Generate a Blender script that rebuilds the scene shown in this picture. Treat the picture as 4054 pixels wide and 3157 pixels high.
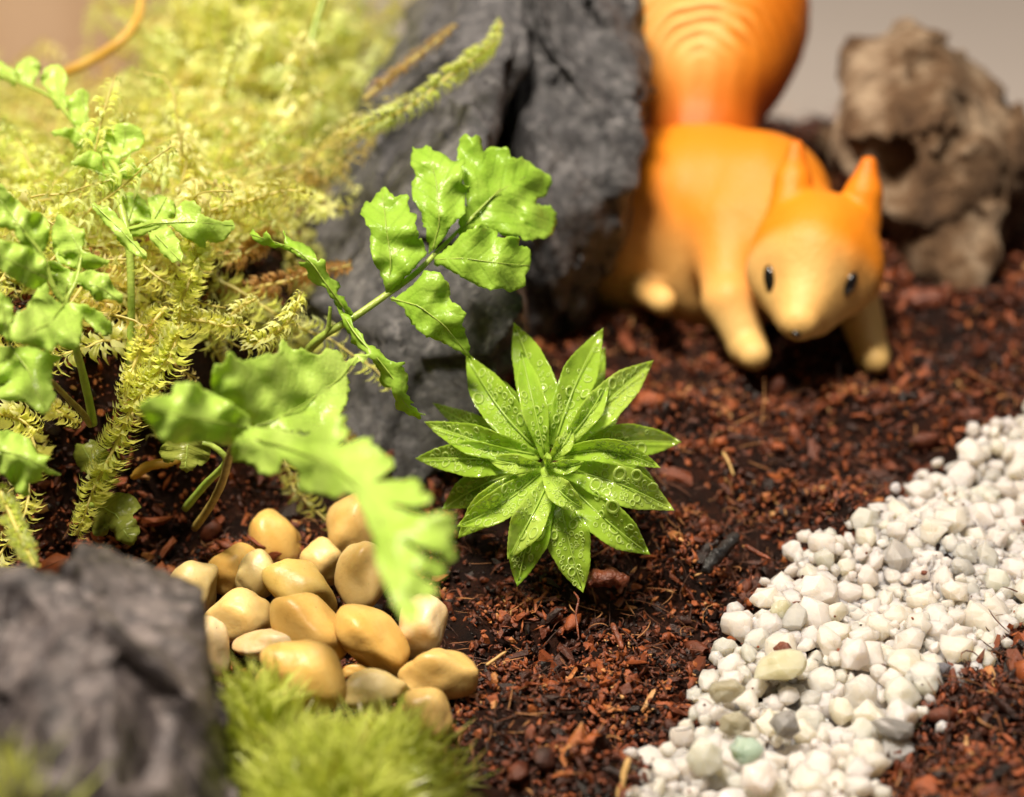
import bpy, bmesh, math
import numpy as np
from mathutils import Vector, Matrix
from mathutils.geometry import delaunay_2d_cdt

for o in list(bpy.data.objects):
    bpy.data.objects.remove(o)
scene = bpy.context.scene
COL = scene.collection
scene.unit_settings.system = 'METRIC'
scene.unit_settings.scale_length = 0.01          # one unit is one centimetre

# ------------------------------------------------------------------ camera
CAM_H, PITCH, FPX, CX, CY = 10.05, math.radians(30), 8100.0, 2027.0, 1578.5
cam_data = bpy.data.cameras.new('camera')
cam = bpy.data.objects.new('camera', cam_data)
COL.objects.link(cam)
cam.location = (0, 0, CAM_H)
cam.rotation_euler = (math.pi / 2 - PITCH, 0, 0)
cam_data.sensor_width = 36
cam_data.lens = FPX / 4054 * 36
cam_data.clip_start = 0.5
cam_data.clip_end = 400
cam_data.dof.use_dof = True
cam_data.dof.focus_distance = 16.6
cam_data.dof.aperture_fstop = 0.187
cam_data.dof.aperture_blades = 7
scene.camera = cam

# ------------------------------------------------------------------ world, lamps, exposure
world = bpy.data.worlds.new('World')
scene.world = world
world.use_nodes = True
world.node_tree.nodes['Background'].inputs[0].default_value = (1.0, 0.86, 0.74, 1)
world.node_tree.nodes['Background'].inputs[1].default_value = 0.055

def area_lamp(name, loc, target, power, sx, sy, color):
    l = bpy.data.lights.new(name, 'AREA')
    l.shape = 'RECTANGLE'
    l.size, l.size_y = sx, sy
    l.energy = power
    l.color = color
    o = bpy.data.objects.new(name, l)
    COL.objects.link(o)
    o.location = loc
    o.rotation_euler = (Vector(target) - Vector(loc)).to_track_quat('-Z', 'Y').to_euler()
    return o
area_lamp('desk_lamp', (-7, 11.5, 36.5), (0, 17.5, 0), 35000, 14, 5, (1.0, 0.87, 0.72))
area_lamp('backdrop_fill', (10, 26, 44), (6, 56, 6), 3600, 14, 14, (1.0, 0.87, 0.76))  # added unseen fill light, there to brighten the backdrop

scene.view_settings.view_transform = 'Standard'
scene.view_settings.look = 'None'
scene.view_settings.exposure = 0.0
scene.view_settings.gamma = 1.0
scene.cycles.use_denoising = True
scene.cycles.max_bounces = 8
scene.cycles.transparent_max_bounces = 12
scene.cycles.sample_clamp_indirect = 6.0

# ------------------------------------------------------------------ geometry helpers
FWD = np.array([0, math.cos(PITCH), -math.sin(PITCH)])
UPV = np.array([0, math.sin(PITCH), math.cos(PITCH)])
RGT = np.array([1.0, 0, 0])
CAMP = np.array([0, 0, CAM_H])

def P(px, py, d):
    """a point of the place, sighted through picture position (px, py) at d cm in front of the lens"""
    px = np.asarray(px, float); py = np.asarray(py, float); d = np.asarray(d, float)
    return CAMP + d[..., None] * FWD + ((px - CX) / FPX * d)[..., None] * RGT - ((py - CY) / FPX * d)[..., None] * UPV

def G(px, py, z=0.0):
    """the point at height z sighted at (px, py)"""
    t = (py - CY) / FPX
    d = (CAM_H - z) / (math.sin(PITCH) + t * math.cos(PITCH))
    return P(px, py, d)

def depth_at(px, py, z=0.0):
    t = (py - CY) / FPX
    return (CAM_H - z) / (math.sin(PITCH) + t * math.cos(PITCH))

def sstep(a, b, x):
    t = np.clip((np.asarray(x, float) - a) / (b - a), 0, 1)
    return t * t * (3 - 2 * t)

def _hash(i, j, k, s):
    n = (i.astype(np.uint32) * np.uint32(374761393) + j.astype(np.uint32) * np.uint32(668265263)
         + k.astype(np.uint32) * np.uint32(2246822519) + np.uint32((s * 3266489917) & 0xffffffff))
    n = (n ^ (n >> np.uint32(13))) * np.uint32(1274126177)
    n = (n ^ (n >> np.uint32(16))) * np.uint32(2654435761)
    n = n ^ (n >> np.uint32(15))
    return n.astype(np.float64) / 4294967295.0

def noise(p, freq=1.0, seed=0):
    """value noise in -1..1 at points (...,3)"""
    q = np.asarray(p, float) * freq + 1000.0
    f = np.floor(q); u = q - f
    u = u * u * u * (u * (u * 6 - 15) + 10)
    i, j, k = [f[..., a].astype(np.int64) for a in range(3)]
    r = 0
    for a in (0, 1):
        wx = u[..., 0] if a else 1 - u[..., 0]
        for b in (0, 1):
            wy = u[..., 1] if b else 1 - u[..., 1]
            for c in (0, 1):
                wz = u[..., 2] if c else 1 - u[..., 2]
                r = r + wx * wy * wz * _hash(i + a, j + b, k + c, seed)
    return r * 2 - 1

def fbm(p, freq=1.0, octaves=4, seed=0, gain=0.5):
    r, a = 0, 1.0
    for o in range(octaves):
        r = r + a * noise(p, freq, seed + o * 17)
        freq *= 2.03; a *= gain
    return r

def worley(p, freq, seed=0):
    """distance to the nearest scattered point"""
    q = np.asarray(p, float) * freq + 1000.0
    f = np.floor(q)
    best = np.full(q.shape[:-1], 9.0)
    for a in (-1, 0, 1):
        for b in (-1, 0, 1):
            for c in (-1, 0, 1):
                i, j, k = (f[..., 0] + a).astype(np.int64), (f[..., 1] + b).astype(np.int64), (f[..., 2] + c).astype(np.int64)
                dx = i + _hash(i, j, k, seed) - q[..., 0]
                dy = j + _hash(i, j, k, seed + 1) - q[..., 1]
                dz = k + _hash(i, j, k, seed + 2) - q[..., 2]
                best = np.minimum(best, dx * dx + dy * dy + dz * dz)
    return np.sqrt(best)

def facets(p, freq, seed=0):
    """chipped stone: every scattered cell is cut along its own tilted plane"""
    q = np.asarray(p, float) * freq + 1000.0
    f = np.floor(q)
    best = np.full(q.shape[:-1], 9.0); val = np.zeros(q.shape[:-1])
    for a in (-1, 0, 1):
        for b in (-1, 0, 1):
            for c in (-1, 0, 1):
                i, j, k = (f[..., 0] + a).astype(np.int64), (f[..., 1] + b).astype(np.int64), (f[..., 2] + c).astype(np.int64)
                h = _hash(i, j, k, seed); h1 = (h * 7919.0) % 1.0; h2 = (h * 104729.0) % 1.0
                dx, dy, dz = q[..., 0] - i - h, q[..., 1] - j - h1, q[..., 2] - k - h2
                d2 = dx * dx + dy * dy + dz * dz
                g = (h1 * 2 - 1) * dx + (h2 * 2 - 1) * dy + (((h * 1299709.0) % 1.0) * 2 - 1) * dz + 0.35 * (((h * 15485863.0) % 1.0) - 0.5)
                m = d2 < best
                best = np.where(m, d2, best); val = np.where(m, g, val)
    return val

def make_mesh(name, V, F, smooth=True, tint=None, color=None):
    V = np.ascontiguousarray(V, dtype=np.float32); F = np.ascontiguousarray(F, dtype=np.int32)
    me = bpy.data.meshes.new(name)
    n, m, k = len(V), len(F), F.shape[1]
    me.vertices.add(n); me.vertices.foreach_set('co', V.ravel())
    me.loops.add(m * k); me.loops.foreach_set('vertex_index', F.ravel())
    me.polygons.add(m)
    me.polygons.foreach_set('loop_start', np.arange(0, m * k, k, dtype=np.int32))
    me.polygons.foreach_set('loop_total', np.full(m, k, dtype=np.int32))
    me.polygons.foreach_set('use_smooth', np.full(m, bool(smooth)))
    if tint is not None:
        a = me.attributes.new('tint', 'FLOAT', 'POINT'); a.data.foreach_set('value', np.ascontiguousarray(tint, dtype=np.float32))
    if color is not None:
        a = me.attributes.new('paint', 'FLOAT_COLOR', 'POINT')
        c = np.ones((n, 4), np.float32); c[:, :3] = color
        a.data.foreach_set('color', c.ravel())
    me.update(calc_edges=True)
    return me

def surface_nets(f, lo, hi, h, coarse=None, band=0.6):
    """quad mesh of f = 0 (f negative inside)"""
    lo = np.array(lo, float); hi = np.array(hi, float)
    n = np.ceil((hi - lo) / h).astype(int) + 1
    ax = [lo[a] + h * np.arange(n[a]) for a in range(3)]
    grid = np.stack(np.meshgrid(*ax, indexing='ij'), -1)
    if coarse is None: F = f(grid)
    else:
        F = coarse(grid); near = np.abs(F) < band
        F[near] = f(grid[near])
    S = F < 0
    c = [(a, b, d) for a in (0, 1) for b in (0, 1) for d in (0, 1)]
    sl = lambda A, o: A[o[0]:A.shape[0] - 1 + o[0], o[1]:A.shape[1] - 1 + o[1], o[2]:A.shape[2] - 1 + o[2]]
    cnt = sum(sl(S, o).astype(np.int8) for o in c)
    act = (cnt > 0) & (cnt < 8)
    ijk = np.argwhere(act)
    idx = -np.ones(act.shape, np.int64); idx[act] = np.arange(len(ijk))
    vals = {o: F[ijk[:, 0] + o[0], ijk[:, 1] + o[1], ijk[:, 2] + o[2]] for o in c}
    acc = np.zeros((len(ijk), 3)); w = np.zeros(len(ijk))
    for o in c:
        for a in range(3):
            if o[a] == 0:
                q = list(o); q[a] = 1; q = tuple(q)
                v0, v1 = vals[o], vals[q]
                m = (v0 < 0) != (v1 < 0)
                t = np.where(m, v0 / np.where(m, v0 - v1, 1), 0)
                pt = np.tile(np.array(o, float), (len(ijk), 1)); pt[:, a] = t
                acc += pt * m[:, None]; w += m
    V = lo + h * (ijk + acc / w[:, None])
    Q = []
    for a in range(3):
        b, d = (a + 1) % 3, (a + 2) % 3
        s0 = np.take(S, range(S.shape[a] - 1), a); s1 = np.take(S, range(1, S.shape[a]), a)
        e = np.argwhere(s0 != s1)
        e = e[(e[:, b] > 0) & (e[:, d] > 0) & (e[:, b] < act.shape[b]) & (e[:, d] < act.shape[d])]
        flip = s0[e[:, 0], e[:, 1], e[:, 2]]
        def at(db, dd):
            q = e.copy(); q[:, b] -= db; q[:, d] -= dd
            return idx[q[:, 0], q[:, 1], q[:, 2]]
        quad = np.stack([at(1, 1), at(0, 1), at(0, 0), at(1, 0)], 1)
        quad = np.where(flip[:, None], quad, quad[:, ::-1])
        Q.append(quad)
    Q = np.concatenate(Q)
    return V, Q[(Q >= 0).all(1)]

def smin(a, b, k):
    h = np.clip(0.5 + 0.5 * (b - a) / k, 0, 1)
    return b * (1 - h) + a * h - k * h * (1 - h)

def sd_sphere(p, c, r):
    return np.linalg.norm(p - c, axis=-1) - r

def sd_ell(p, c, axes, r):
    q = (p - c) @ np.array(axes, float).T / np.array(r, float)
    return (np.linalg.norm(q, axis=-1) - 1) * min(r)

def sd_cone(p, a, b, ra, rb):
    ab = b - a
    t = np.clip(((p - a) @ ab) / (ab @ ab), 0, 1)
    return np.linalg.norm(p - (a + t[..., None] * ab), axis=-1) - (ra + (rb - ra) * t)

def hull_planes(pts):
    bm = bmesh.new()
    for q in pts: bm.verts.new(q)
    bmesh.ops.convex_hull(bm, input=bm.verts)
    bmesh.ops.recalc_face_normals(bm, faces=bm.faces)
    N = [(f.normal.copy(), f.normal.dot(f.verts[0].co)) for f in bm.faces]
    bm.free()
    c = np.mean(pts, 0)
    out = []
    for n, d in N:
        n = np.array(n)
        if n @ c > d: n, d = -n, -d
        out.append((n, d))
    return out

def sd_hull(p, planes, k=0.04):
    r = None
    for n, d in planes:
        v = p @ n - d
        r = v if r is None else -smin(-r, -v, k)
    return r

# ------------------------------------------------------------------ object helpers
def thing(name, label, cat, loc=(0, 0, 0), group=None, kind=None):
    o = bpy.data.objects.new(name, None)
    COL.objects.link(o)
    o.location = [float(v) for v in loc]
    o.empty_display_size = 0.3
    tag(o, label, cat, group, kind)
    return o

def tag(o, label=None, cat=None, group=None, kind=None):
    if label: o['label'] = label
    if cat: o['category'] = cat
    if group: o['group'] = group
    if kind: o['kind'] = kind
    return o

def root_of(o):
    while o.parent: o = o.parent
    return o

def part(name, V, F, mat, parent=None, smooth=True, tint=None, color=None, solid=0, loc=None, kind=None, label=None):
    """one mesh object from world-space points"""
    V = np.asarray(V, float)
    if parent is not None: base = np.array(root_of(parent).location)
    elif loc is not None: base = np.array(loc, float)
    else: base = np.array([V[:, 0].mean(), V[:, 1].mean(), V[:, 2].min()])
    me = make_mesh(name, V - base, F, smooth, tint, color)
    o = bpy.data.objects.new(name, me)
    COL.objects.link(o)
    if parent is not None: o.parent = parent
    else: o.location = base
    me.materials.append(mat)
    if solid:
        s = o.modifiers.new('thickness', 'SOLIDIFY'); s.thickness = solid; s.offset = 0
    if kind: o['kind'] = kind
    if label: o['label'] = label
    return o

def join(chunks):
    """[(V, F[, tint])] -> one V, F, tint"""
    Vs, Fs, Ts, n = [], [], [], 0
    for c in chunks:
        Vs.append(c[0]); Fs.append(c[1] + n); n += len(c[0])
        if len(c) > 2: Ts.append(c[2])
    return np.concatenate(Vs), np.concatenate(Fs), (np.concatenate(Ts) if Ts else None)

def catmull(pts, n):
    pts = np.asarray(pts, float)
    if len(pts) == 2: return pts[0] + np.linspace(0, 1, n)[:, None] * (pts[1] - pts[0])
    q = np.concatenate([[2 * pts[0] - pts[1]], pts, [2 * pts[-1] - pts[-2]]])
    t = np.linspace(0, len(pts) - 1 - 1e-6, n); i = t.astype(int); u = (t - i)[:, None]
    a, b, c, d = q[i], q[i + 1], q[i + 2], q[i + 3]
    return 0.5 * (2 * b + (c - a) * u + (2 * a - 5 * b + 4 * c - d) * u ** 2 + (3 * b - a - 3 * c + d) * u ** 3)

def tube(path, radii, sides=6, lumps=0.0, seed=0):
    path = np.asarray(path, float); n = len(path)
    radii = np.broadcast_to(np.asarray(radii, float), (n,))
    T = np.gradient(path, axis=0); T /= np.linalg.norm(T, axis=1)[:, None] + 1e-9
    ref = np.array([0.31, -0.82, 0.48])
    A = np.cross(T, ref); A /= np.linalg.norm(A, axis=1)[:, None] + 1e-9
    B = np.cross(T, A)
    ang = np.linspace(0, 2 * math.pi, sides, endpoint=False)
    ring = A[:, None, :] * np.cos(ang)[None, :, None] + B[:, None, :] * np.sin(ang)[None, :, None]
    rr = radii[:, None] * np.ones((1, sides))
    if lumps:
        rr = rr * (1 + lumps * np.random.default_rng(seed).uniform(-1, 1, rr.shape))
    V = (path[:, None, :] + ring * rr[..., None]).reshape(-1, 3)
    F = []
    for i in range(n - 1):
        for s in range(sides):
            a, b = i * sides + s, i * sides + (s + 1) % sides
            F.append((a, b, b + sides, a + sides))
    V = np.concatenate([V, path[:1], path[-1:]])
    c0, c1 = len(V) - 2, len(V) - 1
    for s in range(sides):
        F.append((s, c0, c0, (s + 1) % sides)); F.append(((n - 1) * sides + s, (n - 1) * sides + (s + 1) % sides, c1, c1))
    F = np.array(F)
    T3 = np.concatenate([F[:, [0, 1, 2]], F[:, [0, 2, 3]]])
    ok = (T3[:, 0] != T3[:, 1]) & (T3[:, 1] != T3[:, 2]) & (T3[:, 0] != T3[:, 2])
    return V, T3[ok]

def polyline_frame(pts, line):
    """for each picture point: fraction along the polyline and signed distance across it"""
    line = np.asarray(line, float)
    seg = line[1:] - line[:-1]; L = np.linalg.norm(seg, axis=1); cum = np.concatenate([[0], np.cumsum(L)])
    best = np.full(len(pts), 1e18); tt = np.zeros(len(pts)); ss = np.zeros(len(pts))
    for i in range(len(seg)):
        rel = pts - line[i]
        u = np.clip(rel @ seg[i] / L[i] ** 2, 0, 1)
        off = rel - u[:, None] * seg[i]
        dd = (off ** 2).sum(1)
        sgn = np.sign(seg[i][0] * rel[:, 1] - seg[i][1] * rel[:, 0])
        m = dd < best
        best[m] = dd[m]; tt[m] = ((cum[i] + u * L[i]) / cum[-1])[m]; ss[m] = (sgn * np.sqrt(dd))[m]
    return tt, ss

def blade(outline, rib, depths, step=22.0, fold=0.0, wave=0.0, waves=3.0, rough=0.0, seed=0, teeth=0.0, refine=1):
    """a leaf blade: outline and midrib sighted in the picture, its own course in depth along the rib, folded and waved across it"""
    o = np.asarray(outline, float)
    rng = np.random.default_rng(seed + 5)
    if refine:
        n = len(o); q = np.concatenate([o, o[:1]])
        d = np.linalg.norm(np.diff(q, axis=0), axis=1)
        pts = []
        for i in range(n):
            m = max(1, int(d[i] / (step * 0.8)))
            p0, p1, p2, p3 = o[i - 1], o[i], o[(i + 1) % n], o[(i + 2) % n]
            for j in range(m):
                u = j / m
                lin = p1 + (p2 - p1) * u
                cr = 0.5 * (2 * p1 + (p2 - p0) * u + (2 * p0 - 5 * p1 + 4 * p2 - p3) * u * u + (3 * p1 - p0 - 3 * p2 + p3) * u ** 3)
                pts.append(lin * 0.5 + cr * 0.5)
        o = np.array(pts)
    if teeth:
        o = o + rng.normal(0, teeth, o.shape)
    lo, hi = o.min(0), o.max(0)
    gx, gy = np.meshgrid(np.arange(lo[0], hi[0], step), np.arange(lo[1], hi[1], step))
    g = np.stack([gx.ravel(), gy.ravel()], 1) + rng.uniform(-.3, .3, (gx.size, 2)) * step
    # inside and clear of the rim
    x, y = g[:, 0], g[:, 1]; ins = np.zeros(len(g), bool); dist = np.full(len(g), 1e9)
    for i in range(len(o)):
        a, b = o[i - 1], o[i]
        if a[1] != b[1]:
            c = ((a[1] > y) != (b[1] > y)) & (x < (b[0] - a[0]) * (y - a[1]) / (b[1] - a[1]) + a[0])
            ins ^= c
        ab = b - a; u = np.clip(((g - a) @ ab) / (ab @ ab + 1e-9), 0, 1)
        dist = np.minimum(dist, np.linalg.norm(g - a - u[:, None] * ab, axis=1))
    g = g[ins & (dist > step * 0.45)]
    allp = np.concatenate([o, g])
    n = len(o)
    vs, _, fs, *_ = delaunay_2d_cdt([Vector(v) for v in allp], [(i, (i + 1) % n) for i in range(n)], [], 1, 1e-4)
    p2 = np.array([(v.x, v.y) for v in vs]); T = np.array([list(f) for f in fs if len(f) == 3])
    t, s = polyline_frame(p2, rib)
    w = max(1.0, np.abs(s).max())
    depths = np.asarray(depths, float)
    d = np.interp(t, np.linspace(0, 1, len(depths)), depths)
    sn = s / w
    d = d + fold * (np.abs(sn) ** 1.3) + wave * np.abs(sn) * np.sin(t * waves * 2 * math.pi + seed + np.sign(s) * 1.1)
    if rough:
        q = np.stack([p2[:, 0], p2[:, 1], np.full(len(p2), seed * 3.3)], 1)
        d = d + rough * noise(q, 1 / 70.0, seed)
    # gentle channel along the rib
    d = d + 0.012 * np.exp(-(s / 9.0) ** 2)
    V = P(p2[:, 0], p2[:, 1], d)
    a, b, c = V[T[0][0]], V[T[0][1]], V[T[0][2]]
    if np.cross(b - a, c - a) @ (CAMP - a) < 0: T = T[:, ::-1]
    return V, T

def vnormals(V, F):
    N = np.zeros_like(V)
    fn = np.cross(V[F[:, 1]] - V[F[:, 0]], V[F[:, 2]] - V[F[:, 0]])
    for k in range(3): np.add.at(N, F[:, k], fn)
    return N / (np.linalg.norm(N, axis=1)[:, None] + 1e-12)

_ICO = None
def ico(sub):
    bm = bmesh.new(); bmesh.ops.create_icosphere(bm, subdivisions=sub, radius=1)
    bm.verts.ensure_lookup_table()
    V = np.array([v.co[:] for v in bm.verts]); F = np.array([[v.index for v in f.verts] for f in bm.faces])
    bm.free()
    return V, F

def rand_rot(rng, n):
    q = rng.normal(size=(n, 4)); q /= np.linalg.norm(q, axis=1)[:, None]
    w, x, y, z = q.T
    return np.stack([1 - 2 * (y * y + z * z), 2 * (x * y - z * w), 2 * (x * z + y * w),
                     2 * (x * y + z * w), 1 - 2 * (x * x + z * z), 2 * (y * z - x * w),
                     2 * (x * z - y * w), 2 * (y * z + x * w), 1 - 2 * (x * x + y * y)], 1).reshape(n, 3, 3)

def pebble_mesh(rng, npts=13, sub=2, shape=(1, 1, 1), crease=0.0):
    """rounded stone: hull of scattered points, smoothed; fits about the unit sphere"""
    bm = bmesh.new()
    v = rng.normal(size=(npts, 3)); v /= np.linalg.norm(v, axis=1)[:, None]
    for _ in range(25):
        d = v[:, None] - v[None]; r = np.linalg.norm(d, axis=2) + 1e-3
        v += 0.02 * (d / r[..., None] ** 3).sum(1); v /= np.linalg.norm(v, axis=1)[:, None]
    v *= rng.uniform(0.88, 1.12, (npts, 1))
    for q in v: bm.verts.new(q * np.array(shape))
    bmesh.ops.convex_hull(bm, input=bm.verts)
    bmesh.ops.dissolve_limit(bm, angle_limit=math.radians(18), verts=bm.verts, edges=bm.edges)
    if crease:
        cl = bm.edges.layers.float.new('crease_edge')
        for e in bm.edges: e[cl] = crease * rng.uniform(0.6, 1.2)
    me = bpy.data.meshes.new('tmp'); bm.to_mesh(me); bm.free()
    o = bpy.data.objects.new('tmp', me); COL.objects.link(o)
    m = o.modifiers.new('s', 'SUBSURF'); m.levels = sub; m.render_levels = sub
    t = o.modifiers.new('t', 'TRIANGULATE')
    e = o.evaluated_get(bpy.context.evaluated_depsgraph_get()); em = e.to_mesh()
    V = np.zeros(len(em.vertices) * 3); em.vertices.foreach_get('co', V); V = V.reshape(-1, 3)
    F = np.zeros(len(em.polygons) * 3, int); em.polygons.foreach_get('vertices', F); F = F.reshape(-1, 3)
    e.to_mesh_clear()
    bpy.data.objects.remove(o); bpy.data.meshes.remove(me)
    V = V - (V.max(0) + V.min(0)) / 2
    return V / ((V.max(0) - V.min(0)) / 2), F

# ------------------------------------------------------------------ material helpers
def new_mat(name):
    m = bpy.data.materials.new(name); m.use_nodes = True
    nt = m.node_tree; nt.nodes.clear()
    return m, nt, nt.nodes, nt.links

def node(nt, typ, **kw):
    n = nt.nodes.new(typ)
    ins = kw.pop('ins', {})
    for k, v in kw.items(): setattr(n, k, v)
    for k, v in ins.items():
        if hasattr(v, 'is_output'): nt.links.new(v, n.inputs[k])
        else: n.inputs[k].default_value = v
    return n

def ramp(nt, fac, stops, interp='LINEAR'):
    n = nt.nodes.new('ShaderNodeValToRGB'); n.color_ramp.interpolation = interp
    e = n.color_ramp.elements
    while len(e) < len(stops): e.new(0.5)
    for el, (p, c) in zip(e, stops):
        el.position = p; el.color = (c[0], c[1], c[2], 1)
    nt.links.new(fac, n.inputs[0])
    return n.outputs[0]

def tex_noise(nt, scale, detail=4, rough=0.55, vec=None, dist=0.0):
    n = node(nt, 'ShaderNodeTexNoise', ins={'Scale': scale, 'Detail': detail, 'Roughness': rough, 'Distortion': dist})
    if vec is None:
        vec = nt.nodes.new('ShaderNodeTexCoord').outputs['Object']
    nt.links.new(vec, n.inputs['Vector'])
    return n.outputs['Fac']

def mixc(nt, fac, a, b, blend='MIX'):
    n = node(nt, 'ShaderNodeMix', data_type='RGBA', blend_type=blend)
    for sock, v in ((n.inputs['Factor'], fac), (n.inputs[6], a), (n.inputs[7], b)):
        if hasattr(v, 'is_output'): nt.links.new(v, sock)
        elif isinstance(v, (int, float)): sock.default_value = v
        else: sock.default_value = (v[0], v[1], v[2], 1)
    return n.outputs[2]

def math_n(nt, op, a, b=0.0, clamp=False):
    n = node(nt, 'ShaderNodeMath', operation=op, use_clamp=clamp)
    for s, v in ((n.inputs[0], a), (n.inputs[1], b)):
        if hasattr(v, 'is_output'): nt.links.new(v, s)
        else: s.default_value = v
    return n.outputs[0]

def bump(nt, height, strength=0.3, dist=0.05, normal=None):
    n = node(nt, 'ShaderNodeBump', ins={'Strength': strength, 'Distance': dist, 'Height': height})
    if normal is not None: nt.links.new(normal, n.inputs['Normal'])
    return n.outputs[0]

def finish(nt, color, rough=0.5, normal=None, spec=0.5, coat=0.0, coat_rough=0.1, translucent=0.0, tcolor=None, sss=0.0, sss_r=(1, .6, .3), sss_scale=0.1, transparent=0.0):
    p = node(nt, 'ShaderNodeBsdfPrincipled')
    def put(k, v):
        if hasattr(v, 'is_output'): nt.links.new(v, p.inputs[k])
        elif isinstance(v, (tuple, list)) and len(v) == 3 and k == 'Base Color': p.inputs[k].default_value = (*v, 1)
        else: p.inputs[k].default_value = v
    put('Base Color', color); put('Roughness', rough); put('Specular IOR Level', spec)
    put('Coat Weight', coat); put('Coat Roughness', coat_rough)
    if sss:
        put('Subsurface Weight', sss); p.inputs['Subsurface Radius'].default_value = sss_r; put('Subsurface Scale', sss_scale)
    if normal is not None:
        put('Normal', normal); put('Coat Normal', normal)
    out = p.outputs[0]
    if translucent:
        t = node(nt, 'ShaderNodeBsdfTranslucent')
        c = tcolor if tcolor is not None else color
        if hasattr(c, 'is_output'): nt.links.new(c, t.inputs[0])
        else: t.inputs[0].default_value = (*c, 1)
        if normal is not None: nt.links.new(normal, t.inputs['Normal'])
        mx = node(nt, 'ShaderNodeMixShader', ins={0: translucent})
        nt.links.new(out, mx.inputs[1]); nt.links.new(t.outputs[0], mx.inputs[2]); out = mx.outputs[0]
    if transparent:
        t = node(nt, 'ShaderNodeBsdfTransparent')
        mx = node(nt, 'ShaderNodeMixShader', ins={0: transparent})
        nt.links.new(out, mx.inputs[1]); nt.links.new(t.outputs[0], mx.inputs[2]); out = mx.outputs[0]
    o = node(nt, 'ShaderNodeOutputMaterial')
    nt.links.new(out, o.inputs[0])

def attr(nt, name, out='Fac'):
    return node(nt, 'ShaderNodeAttribute', attribute_name=name).outputs[out]

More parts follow.
